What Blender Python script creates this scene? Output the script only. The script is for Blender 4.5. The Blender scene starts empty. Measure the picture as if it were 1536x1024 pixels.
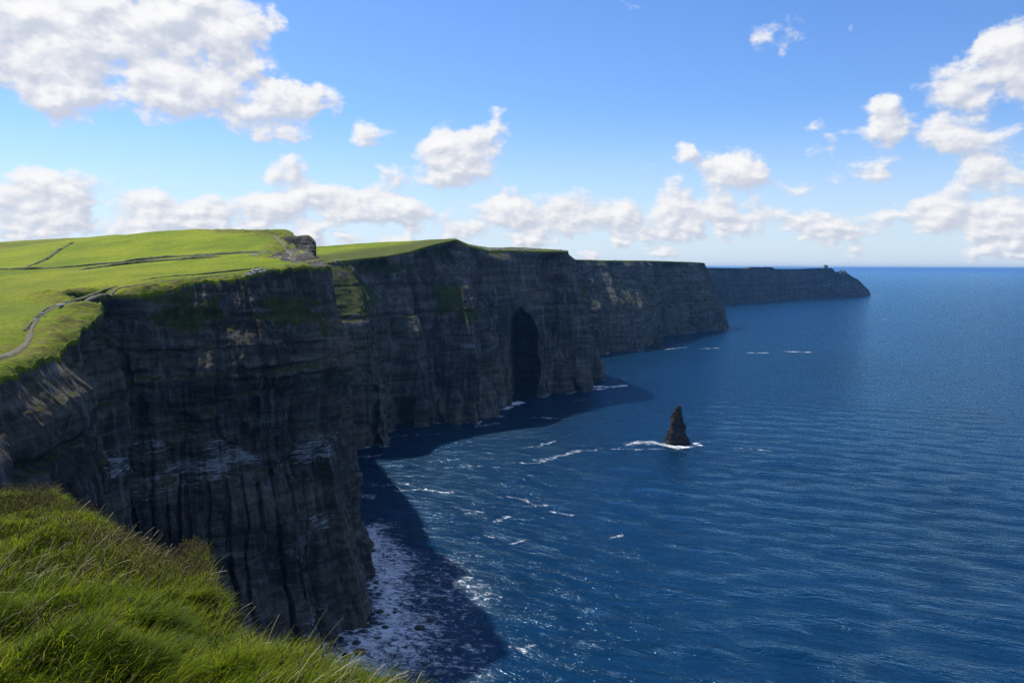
import bpy, bmesh, math, random
import numpy as np
from mathutils import Matrix, Vector

R = math.radians
rng = np.random.default_rng(7)
random.seed(7)
scene = bpy.context.scene
COL = scene.collection

# ------------------------------------------------------------------ camera
F = 1205.0                      # focal length in photo pixels (photo 1536 x 1024)
CAM = np.array([0.0, 0.0, 200.0])
PITCH, ROLL = R(5.32), 0.0042
_f = np.array([0, math.cos(PITCH), -math.sin(PITCH)])
_r0 = np.array([1.0, 0, 0])
_u0 = np.cross(_r0, _f)
_r = _r0 * math.cos(ROLL) + _u0 * math.sin(ROLL)
_u = -_r0 * math.sin(ROLL) + _u0 * math.cos(ROLL)


def ray(px, py):
    return _f + _r * ((px - 768) / F) + _u * ((512 - py) / F)


def at(px, py, Y):
    d = ray(px, py)
    return CAM + d * (Y / d[1])


def sea(px, py, z=0.0):
    d = ray(px, py)
    return CAM + d * ((z - 200.0) / d[2])


cam = bpy.data.cameras.new("camera")
cam.sensor_width = 36.0
cam.lens = 36.0 * F / 1536.0
cam.clip_start = 0.1
cam.clip_end = 500000.0
co = bpy.data.objects.new("camera", cam)
M = Matrix(((_r[0], _u[0], -_f[0], CAM[0]), (_r[1], _u[1], -_f[1], CAM[1]),
            (_r[2], _u[2], -_f[2], CAM[2]), (0, 0, 0, 1)))
co.matrix_world = M
COL.objects.link(co)
scene.camera = co

# ------------------------------------------------------------------ helpers


def _hash(ix, iy, iz, seed):
    h = (ix.astype(np.int64) * 374761393 + iy.astype(np.int64) * 668265263 + iz.astype(np.int64) * 2147483647 + seed * 974634777) & 0xFFFFFFFF
    h = ((h ^ (h >> 13)) * 1274126177) & 0xFFFFFFFF
    h = ((h ^ (h >> 16)) * 2246822519) & 0xFFFFFFFF
    h = h ^ (h >> 15)
    return (h & 0xFFFFFF) / float(0xFFFFFF)


def vnoise(x, y, z=None, seed=0):
    """value noise, -1..1"""
    x = np.asarray(x, float); y = np.asarray(y, float)
    x, y = np.broadcast_arrays(x, y)
    x0 = np.floor(x); y0 = np.floor(y)
    fx = x - x0; fy = y - y0
    fx = fx * fx * fx * (fx * (fx * 6 - 15) + 10); fy = fy * fy * fy * (fy * (fy * 6 - 15) + 10)

    def plane(zi):
        a = _hash(x0, y0, zi, seed); b = _hash(x0 + 1, y0, zi, seed)
        c = _hash(x0, y0 + 1, zi, seed); d = _hash(x0 + 1, y0 + 1, zi, seed)
        return (a + (b - a) * fx) * (1 - fy) + (c + (d - c) * fx) * fy
    if z is None:
        return plane(np.zeros_like(x0)) * 2 - 1
    z = np.broadcast_to(np.asarray(z, float), x.shape)
    z0 = np.floor(z); fz = z - z0; fz = fz * fz * (3 - 2 * fz)
    return (plane(z0) * (1 - fz) + plane(z0 + 1) * fz) * 2 - 1


def fbm(x, y, z=None, octaves=4, seed=0, gain=0.5):
    x = np.asarray(x, float); y = np.asarray(y, float)
    t = 0; a = 1.0; n = 0; k = 1.0
    for i in range(octaves):
        t = t + a * vnoise(x * k + 17.3 * i, y * k - 9.1 * i, None if z is None else np.asarray(z) * k, seed + i)
        n += a; a *= gain; k *= 2.03
    return t / n


def sstep(a, b, x):
    t = np.clip((np.asarray(x, float) - a) / (b - a), 0, 1)
    return t * t * (3 - 2 * t)


def make_mesh(name, verts, faces, mat, attrs=None, smooth=True, parent=None):
    """faces: list/array of quads or tris (uniform array) or list of arrays"""
    me = bpy.data.meshes.new(name)
    verts = np.asarray(verts, np.float32).reshape(-1, 3)
    if not isinstance(faces, (list, tuple)) or (len(faces) and not isinstance(faces[0], np.ndarray)):
        faces = [np.asarray(faces)]
    idx = np.concatenate([f.reshape(-1) for f in faces]).astype(np.int32)
    tot = np.concatenate([np.full(len(f), f.shape[1]) for f in faces]).astype(np.int32)
    start = np.concatenate([[0], np.cumsum(tot)[:-1]]).astype(np.int32)
    me.vertices.add(len(verts)); me.loops.add(len(idx)); me.polygons.add(len(tot))
    me.vertices.foreach_set("co", verts.reshape(-1))
    me.loops.foreach_set("vertex_index", idx)
    me.polygons.foreach_set("loop_start", start)
    me.polygons.foreach_set("loop_total", tot)
    me.polygons.foreach_set("use_smooth", np.full(len(tot), smooth))
    me.update(calc_edges=True)
    for k, v in (attrs or {}).items():
        a = me.attributes.new(k, 'FLOAT', 'POINT')
        a.data.foreach_set("value", np.asarray(v, np.float32).reshape(-1))
    if mat:
        me.materials.append(mat)
    o = bpy.data.objects.new(name, me)
    COL.objects.link(o)
    if parent:
        o.parent = parent
    return o


def grid_faces(ni, nj, wrap=False):
    i = np.arange(ni - (0 if wrap else 1)); j = np.arange(nj - 1)
    I, J = np.meshgrid(i, j, indexing='ij')
    I2 = (I + 1) % ni
    return np.stack([I * nj + J, I2 * nj + J, I2 * nj + J + 1, I * nj + J + 1], -1).reshape(-1, 4)


def tag(o, label=None, cat=None, group=None, kind=None):
    if label: o['label'] = label
    if cat: o['category'] = cat
    if group: o['group'] = group
    if kind: o['kind'] = kind
    return o


# ------------------------------------------------------------------ node helpers
class NT:
    def __init__(self, tree):
        self.t = tree; self.n = tree.nodes; self.l = tree.links

    def new(self, typ, **kw):
        n = self.n.new(typ)
        for k, v in kw.items():
            setattr(n, k, v)
        return n

    def link(self, a, b):
        self.l.new(a, b)

    def put(self, sock, v):
        if hasattr(v, 'is_linked') or isinstance(v, bpy.types.NodeSocket):
            self.l.new(v, sock)
        else:
            sock.default_value = v

    def math(self, op, a, b=0.0, c=None, clamp=False):
        n = self.new('ShaderNodeMath', operation=op, use_clamp=clamp)
        self.put(n.inputs[0], a); self.put(n.inputs[1], b)
        if c is not None: self.put(n.inputs[2], c)
        return n.outputs[0]

    def vmath(self, op, a, b=(0, 0, 0), out=0):
        n = self.new('ShaderNodeVectorMath', operation=op)
        self.put(n.inputs[0], a)
        if op == 'SCALE': self.put(n.inputs['Scale'], b)
        else: self.put(n.inputs[1], b)
        return n.outputs[out]

    def noise(self, vec, scale, detail=4.0, rough=0.5, dist=0.0, out='Fac'):
        n = self.new('ShaderNodeTexNoise')
        if vec is not None: self.put(n.inputs['Vector'], vec)
        self.put(n.inputs['Scale'], scale); self.put(n.inputs['Detail'], detail)
        self.put(n.inputs['Roughness'], rough); self.put(n.inputs['Distortion'], dist)
        return n.outputs[out]

    def scaled(self, vec, s):
        return self.vmath('MULTIPLY', vec, s)

    def step(self, x, a, b, lo=0.0, hi=1.0):
        n = self.new('ShaderNodeMapRange', interpolation_type='SMOOTHSTEP')
        self.put(n.inputs['Value'], x)
        self.put(n.inputs['From Min'], a); self.put(n.inputs['From Max'], b)
        self.put(n.inputs['To Min'], lo); self.put(n.inputs['To Max'], hi)
        return n.outputs[0]

    def mix(self, f, a, b):
        n = self.new('ShaderNodeMix', data_type='RGBA')
        self.put(n.inputs[0], f)
        for s, v in ((n.inputs[6], a), (n.inputs[7], b)):
            if isinstance(v, tuple): s.default_value = (*v[:3], 1.0)
            else: self.l.new(v, s)
        return n.outputs[2]

    def attr(self, name):
        n = self.new('ShaderNodeAttribute', attribute_name=name)
        return n.outputs['Fac']

    def bump(self, h, strength=1.0, dist=1.0, normal=None):
        n = self.new('ShaderNodeBump')
        self.put(n.inputs['Height'], h); n.inputs['Strength'].default_value = strength
        n.inputs['Distance'].default_value = dist
        if normal is not None: self.l.new(normal, n.inputs['Normal'])
        return n.outputs[0]


def material(name):
    m = bpy.data.materials.new(name); m.use_nodes = True
    t = NT(m.node_tree)
    b = t.n['Principled BSDF']
    return m, t, b


def obj_coord(t):
    return t.new('ShaderNodeTexCoord').outputs['Object']


def mat_cliff(name, brown=0.5, val=1.0, detail=1.0):
    m, t, b = material(name)
    p = t.new('ShaderNodeNewGeometry').outputs['Position']
    wv = t.new('ShaderNodeTexNoise'); t.link(p, wv.inputs['Vector']); wv.inputs['Scale'].default_value = .05; wv.inputs['Detail'].default_value = 3
    pw = t.vmath('ADD', p, t.vmath('SCALE', t.vmath('SUBTRACT', wv.outputs['Color'], (.5, .5, .5)), 3.0))
    P0 = p
    p = t.vmath('SCALE', p, detail); pw = t.vmath('SCALE', pw, detail)
    strata = t.noise(t.scaled(pw, (0.035, 0.035, 0.30)), 1.0, 4, 0.55)
    big = t.noise(t.scaled(pw, (0.018, 0.018, 0.026)), 1.0, 5, 0.6)
    streak = t.noise(t.scaled(p, (0.25, 0.25, 0.03)), 1.0, 4, 0.6)
    fine = t.noise(p, 0.6, 6, 0.65)
    dark = tuple(c * val for c in (0.020, 0.020, 0.020))
    mid = tuple(c * val for c in (0.102, 0.093, 0.076))
    brn = tuple(c * val for c in (0.110, 0.090, 0.056))
    c = t.mix(t.step(big, 0.34, 0.60), tuple(v_ * .42 for v_ in mid), tuple(v_ * 1.15 for v_ in mid))
    c = t.mix(t.math('MULTIPLY', t.step(big, 0.46, 0.64), brown), c, brn)
    c = t.mix(t.math('MULTIPLY', t.step(strata, 0.54, 0.40), .55), c, dark)
    c = t.mix(t.math('MULTIPLY', t.step(t.noise(t.scaled(pw, (.3, .3, .05)), 1.0, 4, .6), .56, .40), .45), c, dark)
    c = t.mix(t.math('MULTIPLY', t.step(streak, 0.50, 0.70), 0.55), c, tuple(v * val for v in (0.17, 0.168, 0.16)))
    c = t.mix(t.math('MULTIPLY', t.step(fine, 0.45, 0.30), 0.5), c, tuple(v * val for v in (0.012, 0.012, 0.013)))
    c = t.mix(t.math('MULTIPLY', t.step(strata, 0.57, 0.68), .35), c, tuple(v * val for v in (0.20, 0.19, 0.165)))
    # bird lime and lichen bands
    g = t.attr('guano')
    gn = t.noise(t.scaled(p, (0.11, 0.11, 0.95)), 1.0, 6, 0.72)
    gm = t.step(t.math('ADD', gn, t.math('MULTIPLY', g, 0.26)), 0.69, 0.76)
    gm = t.math('MULTIPLY', gm, t.step(g, 0.02, 0.25))
    c = t.mix(t.math('MULTIPLY', gm, 0.8), c, (0.36, 0.37, 0.38))
    p = P0
    # vegetation
    v = t.attr('veg')
    vn = t.noise(p, 0.22 * detail, 6, 0.6)
    vm = t.step(t.math('ADD', v, t.math('MULTIPLY', t.math('SUBTRACT', vn, 0.5), 1.3)), 0.42, 0.62)
    gc = t.mix(t.step(t.noise(p, 0.08, 4, 0.6), 0.35, 0.65), (0.030, 0.044, 0.010), (0.068, 0.085, 0.016))
    gc = t.mix(t.math('MULTIPLY', t.step(t.noise(p, 0.35, 5, 0.6), 0.5, 0.68), 0.7), gc, (0.085, 0.070, 0.030))
    lush = t.attr('lush')
    lc = t.mix(t.step(t.noise(t.scaled(p, (1, 1, 1)), 0.02, 5, 0.6), 0.36, 0.64), (0.155, 0.215, 0.005), (0.265, 0.300, 0.007))
    lc = t.mix(t.math('MULTIPLY', t.step(t.noise(p, 0.10, 6, 0.7), 0.48, 0.66), 0.55), lc, (0.30, 0.29, 0.035))
    lc = t.mix(t.math('MULTIPLY', t.step(t.noise(p, 0.45, 5, 0.7), 0.46, 0.62), 0.75), lc, (0.095, 0.145, 0.008))
    lc = t.mix(t.math('MULTIPLY', t.step(t.noise(p, 0.0075, 3, .5), .46, .62), .55), lc, (0.085, 0.140, 0.006))
    rough_m = t.attr('rough')
    lc = t.mix(t.math('MULTIPLY', rough_m, t.step(t.noise(p, 0.16, 5, 0.65), 0.38, 0.6)), lc, (0.135, 0.120, 0.030))
    gc = t.mix(lush, gc, lc)
    c = t.mix(vm, c, gc)
    t.link(c, b.inputs['Base Color'])
    b.inputs['Roughness'].default_value = 0.9
    b.inputs['Specular IOR Level'].default_value = 0.06
    h = t.math('ADD', t.math('MULTIPLY', fine, 1.0), t.math('MULTIPLY', strata, 0.4))
    h2 = t.noise(p, 1.6 * detail, 5, 0.65)
    h = t.math('ADD', h, t.math('MULTIPLY', h2, 0.5))
    t.link(t.bump(h, 0.8, 1.6 / detail), b.inputs['Normal'])
    return m


def mat_simple(name, c1, c2, scale, rough=0.9, bump=0.3, dist=0.1, detail=5):
    m, t, b = material(name)
    p = t.new('ShaderNodeNewGeometry').outputs['Position']
    n = t.noise(p, scale, detail, 0.65)
    t.link(t.mix(t.step(n, 0.35, 0.65), c1, c2), b.inputs['Base Color'])
    b.inputs['Roughness'].default_value = rough
    b.inputs['Specular IOR Level'].default_value = 0.3
    t.link(t.bump(n, bump, dist), b.inputs['Normal'])
    return m


# ------------------------------------------------------------------ cliff loft
def resample(ctrl, S_out, smooth_m, dens=None):
    S = 4000
    """ctrl: list of lists of 3d points [k rows][n cols] -> (k, S, 3), arclength s"""
    A = np.array(ctrl, float)                      # k, n, 3
    seg = np.linalg.norm(np.diff(A[:2, :, :2], axis=1), axis=2).mean(0)
    t = np.concatenate([[0], np.cumsum(seg)])
    s = np.linspace(0, t[-1], S)
    out = np.empty((A.shape[0], S, 3))
    for k in range(A.shape[0]):
        for c in range(3):
            out[k, :, c] = np.interp(s, t, A[k, :, c])
    w = max(1, int(smooth_m / (t[-1] / S) / 2))
    ker = np.hanning(2 * w + 3)[1:-1]; ker /= ker.sum()
    for k in range(A.shape[0]):
        for c in range(3):
            x = out[k, :, c]
            pad = np.concatenate([2 * x[0] - x[w:0:-1], x, 2 * x[-1] - x[-2:-w - 2:-1]])
            out[k, :, c] = np.convolve(pad, ker, 'valid')[:S] if len(pad) - len(ker) + 1 >= S else x
    w_ = np.ones(S) if dens is None else np.interp(s, 0.5 * (t[1:] + t[:-1]), dens)
    c_ = np.concatenate([[0], np.cumsum(0.5 * (w_[1:] + w_[:-1]))])
    so = np.interp(np.linspace(0, c_[-1], S_out), c_, s)
    out = np.stack([np.stack([np.interp(so, s, out[k, :, c]) for c in range(3)], 1) for k in range(A.shape[0])])
    return out, so, t


def strata_disp(s, z, seed, zmax, thick=(2.5, 13.0), amp=1.5):
    """horizontal beds of jointed blocks; s,z 2-D arrays"""
    r = np.random.default_rng(seed)
    b = [-20.0]
    while b[-1] < zmax + 30:
        b.append(b[-1] + r.uniform(*thick) * (1 if r.random() < .75 else .4))
    b = np.array(b)
    zz = z + 1.6 * vnoise(s / 70, s * 0 + 3, seed=seed) + 0.5 * vnoise(s / 9, z / 9, seed=seed + 1)
    li = np.clip(np.searchsorted(b, zz) - 1, 0, len(b) - 2)
    off = r.uniform(-1, 1, len(b)) * amp
    frac = (zz - b[li]) / (b[li + 1] - b[li])
    wid = r.uniform(3, 14, len(b))[li]
    phase = r.uniform(0, 50, len(b))[li]
    sw = s + phase + 1.2 * vnoise(s / 5, z / 6, seed=seed + 2)
    bi = np.floor(sw / wid)
    blk = _hash(bi, li.astype(float), bi * 0, seed) * 2 - 1
    joint = np.abs(sw / wid - bi - 0.5) * 2
    d = off[li] + blk * amp * 0.75
    d -= 0.7 * amp * sstep(0.86, 1.0, joint)
    d -= 0.6 * amp * sstep(0.80, 1.0, np.abs(frac - .5) * 2)
    # vary the strength along the face so that no band runs on for ever
    d *= 0.15 + 1.1 * sstep(-.3, .5, fbm(s / 38, z / 22, octaves=2, seed=seed + 5))
    return d


class Cliff:
    def __init__(self, name, rows, S, nface, nplat, mat, seed, profile, smooth=8, scale=1.0, face_fn=None, height=None,
                 veg_fn=None, plat_pow=1.6, ledge=0.0, label=None, rim_noise=2.5, relief=1.0, beds=lambda S, Z: .7, cols=lambda S, Z: .25, dens=None):
        A, s, self.t = resample(rows, S, smooth, dens)
        base, rim = A[0], A[1]
        self.base = base; self.s = s
        avg = 0.5 * (base + rim)
        tan = np.gradient(avg[:, :2], axis=0); tan /= np.linalg.norm(tan, axis=1)[:, None] + 1e-9
        nrm = np.stack([tan[:, 1], -tan[:, 0]], 1)          # to the right of travel = seaward
        w = 12
        ker = np.hanning(2 * w + 3)[1:-1]; ker /= ker.sum()
        nrm = np.stack([np.convolve(np.pad(nrm[:, c], w, 'edge'), ker, 'same')[w:-w] for c in (0, 1)], 1)
        nrm /= np.linalg.norm(nrm, axis=1)[:, None] + 1e-9
        rd = (rim_noise * fbm(s / (14 * scale), s * 0 + seed, octaves=4, seed=seed) + .5 * rim_noise * fbm(s / (3.5 * scale), s * 0 + 7, octaves=3, seed=seed + 2)) * scale
        rimd = rim.copy(); rimd[:, :2] += nrm * rd[:, None]
        if height is not None:
            rimd[:, 2] = height(rimd[:, 0], rimd[:, 1])
        zr = rimd[:, 2]
        # face
        v = np.linspace(0, 1, nface)
        Sg, V = np.meshgrid(s, v, indexing='ij')
        Z = V * zr[:, None]
        pv, ph = profile
        wv = np.clip(V + 0.03 * vnoise(Sg / (45 * scale), V * 3, seed=seed + 9), 0, 1)
        hpr = np.interp(wv, pv, ph) * (1 - ledge) + ledge * wv
        hpr = hpr * (1 - V ** 8) + V * V ** 8
        pxy = base[:, None, :2] + (rimd[:, None, :2] - base[:, None, :2]) * hpr[..., None]
        sc = scale
        wS = Sg + 6 * sc * fbm(Sg / 40 / sc, Z / 45 / sc, octaves=3, seed=seed + 25)
        D = relief * (14.0 * fbm(wS / 70 / sc, Z / 220 / sc, octaves=3, seed=seed + 20) + 6.0 * vnoise(wS / 19 / sc, Z / 80 / sc, seed=seed + 23)) * sc
        gul = 1 - np.abs(fbm(wS / 26 / sc, Z / 120 / sc, octaves=3, seed=seed + 27))
        D -= relief * 6.0 * sc * sstep(.72, 1.0, gul) * (.4 + .6 * sstep(-.3, .4, vnoise(Sg / 50 / sc, Z / 40 / sc, seed=seed + 28)))
        D += beds(Sg, Z) * strata_disp(Sg / sc, Z / sc, seed + 30, zr.max() / sc) * sc
        cw = cols(Sg, Z)
        for wd_, am_, ck_, sd_ in ((23, 6.0, 8.0, 61), (8.7, 2.6, 3.6, 62)):
            q_ = (Sg + 4.5 * sc * fbm(Sg / 24 / sc, Z / 34 / sc, octaves=3, seed=seed + sd_)) / (wd_ * sc)
            ci = np.floor(q_); zb = np.floor((Z / sc + 6 * vnoise(Sg / 20 / sc, Z / 30 / sc, seed=seed + sd_ + 3)) / (wd_ * 2.4))
            D += cw * sc * am_ * ((_hash(ci, ci * 0, ci * 0, seed + sd_) * 2 - 1) + .5 * (_hash(ci, zb, ci * 0, seed + sd_ + 1) * 2 - 1))
            fr = np.abs(q_ - np.round(q_)) * wd_
            D -= cw * sc * ck_ * sstep(1.3, .5, fr) * (_hash(np.round(q_), zb, ci * 0, seed + sd_ + 2) > .45)
        D += (2.6 * fbm(Sg / 13 / sc, Z / 10 / sc, octaves=6, seed=seed + 40, gain=.58)) * sc
        self.extra = 0
        if face_fn is not None:
            D = face_fn(self, Sg, Z, V, D)
        fade = sstep(1.0, 0.93, V)
        D = D * fade + (1 - fade) * 0
        P = np.empty(Sg.shape + (3,))
        P[..., :2] = pxy + nrm[:, None, :] * D[..., None]
        P[..., :2] += self.extra
        P[..., 2] = Z + 0.5 * sc * vnoise(Sg / 3 / sc, Z / 3 / sc, seed=seed + 50) * sstep(0, .1, V) * sstep(1, .95, V)
        # underwater skirt
        low = P[:, :1].copy(); low[..., 2] = -12
        # plateau
        u = np.linspace(0, 1, nplat + 1)[1:] ** plat_pow
        plat = []
        nb = A.shape[0] - 2                                # number of back rows
        anchors = [rimd] + [A[2 + k] for k in range(nb)]
        if height is None:
            for uu in u:
                q = uu * nb; k = min(int(q), nb - 1); f = q - k
                a, b_ = anchors[k], anchors[k + 1]
                p = a + (b_ - a) * f
                dd = np.linalg.norm(p[:, :2] - rimd[:, :2], axis=1)
                p[:, 2] += (0.8 * fbm(p[:, 0] / 30, p[:, 1] / 30, octaves=4, seed=seed + 60)) * sc * np.minimum(1, dd / 10)
                plat.append(p)
        else:
            for uu in u:
                p = rimd + (A[2] - rimd) * uu
                p[:, 2] = height(p[:, 0], p[:, 1])
                plat.append(p)
        plat = np.stack(plat, 1)
        G = np.concatenate([low, P, plat], 1)
        nj = G.shape[1]
        self.G = G; self.nface = nface
        self.Sall = np.concatenate([Sg[:, :1], Sg, np.repeat(s[:, None], nplat, 1)], 1)
        # normals for the masks
        du = np.gradient(G, axis=0); dv = np.gradient(G, axis=1)
        N = np.cross(du, dv); N /= np.linalg.norm(N, axis=2)[..., None] + 1e-9
        self.N = N
        isplat = np.zeros(G.shape[:2]); isplat[:, nface + 1:] = 1
        up = np.abs(N[..., 2])
        Vall = np.concatenate([V[:, :1], V, np.ones((S, nplat))], 1)
        veg = np.where(isplat > 0, 1.0, sstep(0.62, 0.92, up) * sstep(.25, .6, Vall) * 0.8 + sstep(.972, 1.0, Vall) * .7)
        lush = np.where(isplat > 0, 1.0, sstep(.98, 1.0, Vall))
        guano = np.zeros(G.shape[:2]); rough = np.zeros(G.shape[:2])
        if veg_fn is not None:
            veg, lush, guano, rough = veg_fn(self, G, Vall, isplat, up, veg, lush, guano, rough)
        self.obj = make_mesh(name, G, grid_faces(S, nj), mat,
                             dict(veg=veg, lush=lush, guano=guano, rough=rough))
        tag(self.obj, label, None, None, 'structure')
        self.obj['category'] = 'cliff'


def patch(G, c, r, noise_seed=0, soft=0.35):
    """soft ellipsoid weight round world point c with radii r"""
    q = (G - np.asarray(c)) / np.asarray(r)
    d = np.linalg.norm(q, axis=-1)
    d = d + 0.25 * vnoise(G[..., 0] / 9, G[..., 1] / 9 + G[..., 2] / 7, seed=noise_seed)
    return sstep(1.0, 1.0 - soft, d)


# ---------------- headland 1 : height of the plateau (thin-plate spline through surveyed points)
HP = [(-60, 600, 185), (0, 557, 210), (48, 543, 232), (98, 512, 272), (126, 479, 305), (148, 450, 335), (208, 437, 415), (300, 420, 440),
      (382, 409, 458), (467, 396, 488), (497, 395, 503), (490, 391, 535),
      (0, 531, 226), (48, 488, 292), (96, 456, 340), (178, 431, 425), (260, 420, 440), (371, 408, 468), (438, 396, 520), (464, 389, 550),
      (0, 470, 330), (0, 430, 480), (0, 413, 600), (100, 440, 400), (110, 406, 600), (200, 415, 480), (200, 397, 590), (300, 400, 520), (320, 391, 580), (420, 387, 560),
      (0, 402, 660), (0, 388, 800), (0, 375, 950), (100, 385, 740), (100, 361, 1000), (200, 384, 700), (200, 353, 1000), (150, 357.5, 1030), (265, 348, 940), (100, 368, 1200), (200, 361, 1180), (300, 356, 1080), (330, 378, 650), (330, 345, 880),
      (370, 375, 640), (400, 347, 790), (395, 368, 650), (420, 352, 750), (430, 366, 640), (440, 385, 575), (425, 379, 600), (455, 376, 615), (-400, 420, 600), (-400, 380, 950)]
HPT = np.array([at(*h) for h in HP] + [(-300, 860, 236), (-420, 1010, 222), (-600, 1300, 195), (-1000, 1000, 215), (-380, 1400, 180), (-95, 110, 160), (-500, 100, 170), (-900, 300, 185)])


def _tps(r2):
    return r2 * np.log(np.maximum(r2, 1e-12)) * 0.5


def tps_fit(pts):
    xy = pts[:, :2] / 100.0
    n = len(xy)
    d2 = ((xy[:, None] - xy[None]) ** 2).sum(-1)
    K = _tps(d2) + np.eye(n) * 0.004
    Pm = np.c_[np.ones(n), xy]
    Am = np.block([[K, Pm], [Pm.T, np.zeros((3, 3))]])
    w = np.linalg.solve(Am, np.r_[pts[:, 2], 0, 0, 0])
    return xy, w


_TX, _TW = tps_fit(HPT)


def H0(x, y):
    x = np.asarray(x, float); y = np.asarray(y, float)
    q = np.stack([x.ravel(), y.ravel()], 1) / 100.0
    out = np.empty(len(q))
    for a in range(0, len(q), 20000):
        qq = q[a:a + 20000]
        d2 = ((qq[:, None] - _TX[None]) ** 2).sum(-1)
        out[a:a + 20000] = _tps(d2) @ _TW[:-3] + _TW[-3] + qq @ _TW[-2:]
    return out.reshape(x.shape)


# the coast path (plan), used for the path itself and for the rough verge
PATH_PX = [(-60, 565, 200), (0, 531, 226), (25, 515, 247), (41, 504, 266), (47, 490, 288), (58, 475, 310), (78, 463, 328), (96, 456, 342),
           (141, 440, 392), (178, 431, 425), (215, 426, 434), (260, 420, 442), (315, 414.5, 455), (371, 408, 470), (410, 402, 495), (438, 396, 520), (464, 389, 550)]
PATH2_PX = [(445, 392, 545), (432, 386, 565), (438, 378, 590), (432, 371, 615), (424, 364, 650), (418, 357, 700), (409, 348, 770)]
PATH = np.array([at(*p)[:2] for p in PATH_PX]); PATH2 = np.array([at(*p)[:2] for p in PATH2_PX])


def dist_poly(x, y, poly):
    best = np.full(np.shape(x), 1e9); 
    for a, b in zip(poly[:-1], poly[1:]):
        ab = b - a; L = (ab ** 2).sum() + 1e-9
        t = np.clip(((x - a[0]) * ab[0] + (y - a[1]) * ab[1]) / L, 0, 1)
        d = np.hypot(x - a[0] - t * ab[0], y - a[1] - t * ab[1])
        best = np.minimum(best, d)
    return best


H1_RIM = [(-80, 60), (-95, 110), tuple(at(0, 557, 210)[:2]), tuple(at(48, 543, 232)[:2]), tuple(at(98, 512, 272)[:2]), tuple(at(133, 483, 302)[:2]), tuple(at(157, 453, 336)[:2]),
          (-226, 405), tuple(at(212, 437, 418)[:2]), tuple(at(300, 420, 442)[:2]), tuple(at(382, 409, 458)[:2]), tuple(at(467, 396, 488)[:2]), tuple(at(496, 395, 503)[:2]),
          (-126, 545), (-168, 585), (-180, 660), (-196, 730), (-300, 860), (-420, 1010)]
H1_BASE = [(-40, 60), (-80, 110), (-120, 203), (-124, 226), (-135, 266), (-142, 297), (-152, 330),
           (-196, 372), (-172, 372), (-140, 372), tuple(sea(490, 985)[:2]), tuple(sea(530, 945)[:2]), tuple(sea(551, 922)[:2]),
           (-88, 520), (-118, 590), (-140, 665), (-165, 750), (-262, 880), (-390, 1040)]
H1_BACK = [(-700, 0), (-800, 50), (-900, 250), (-950, 350), (-1000, 480), (-1000, 600), (-1000, 760),
           (-1000, 900), (-900, 1100), (-850, 1200), (-800, 1300), (-700, 1350), (-620, 1400),
           (-560, 1400), (-500, 1400), (-470, 1400), (-450, 1400), (-430, 1400), (-420, 1400)]
RIM1 = np.array(H1_RIM)


def H(x, y):
    """plateau surface with its hummocks"""
    x = np.asarray(x, float); y = np.asarray(y, float)
    z = H0(x, y)
    dr = dist_poly(x, y, RIM1)
    dp = np.minimum(dist_poly(x, y, PATH), dist_poly(x, y, PATH2))
    verge = sstep(28, 6, dr) * sstep(2.0, 7.0, dp)
    z = z + verge * (2.6 * fbm(x / 13, y / 13, octaves=4, seed=301) + 1.2 * np.abs(fbm(x / 6, y / 6, octaves=3, seed=304)) + 0.1)
    z = z - 2.2 * np.exp(-np.maximum(dr, 0) / 3.0)
    z = z + 0.25 * fbm(x / 18, y / 18, octaves=3, seed=302) * sstep(0, 6, dp)
    z = z - 0.5 * sstep(3.2, 1.2, dp)
    return z


def face1(self, S, Z, V, D):
    # left wall: deep pock-marked middle; big ledge at z=159
    t = self.t
    low = sstep(95, 80, Z)
    # master beds : dark undercut lines
    for zc, w, a in ((146, 1.6, -3.2), (139, 1.0, -2.6), (142.5, 2.0, 1.6), (92, 1.2, -2.8), (62, .8, -1.8), (38, .9, -2.0), (174, 1.4, -1.6), (120, .9, -1.6), (108, .8, -1.5)):
        zz = Z + 2.0 * vnoise(S / 60, S * 0 + zc, seed=74)
        D = D + a * np.exp(-((zz - zc) / w) ** 2) * sstep(-.6, .2, vnoise(S / 35, S * 0 + zc, seed=75))
    # pocks
    pk = vnoise(S / 6.5, Z / 8, seed=76)
    D = D - 3.5 * sstep(.45, .8, pk) * sstep(90, 110, Z) * sstep(158, 148, Z)
    # left wall ledge at 159 m
    lw = sstep(t[7], t[6], S)
    cn = np.exp(-((S - t[12]) / 26) ** 2)
    D = D * (1 - .55 * cn) + cn * (8 * np.exp(-((Z - 146) / 16) ** 2) - 7 * np.exp(-((Z - 78) / 34) ** 2) + 3 * np.exp(-(Z / 18) ** 2))
    D = D * (1 - .35 * lw)
    D = D + lw * 1.5 * strata_disp(S, Z, 97, 220, (3, 11), 1.6)
    D = D + lw * 3.0 * sstep(163, 156, Z + 1.5 * vnoise(S / 20, S * 0, seed=77)) - lw * 3.0 * sstep(151, 146, Z)
    return D


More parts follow.
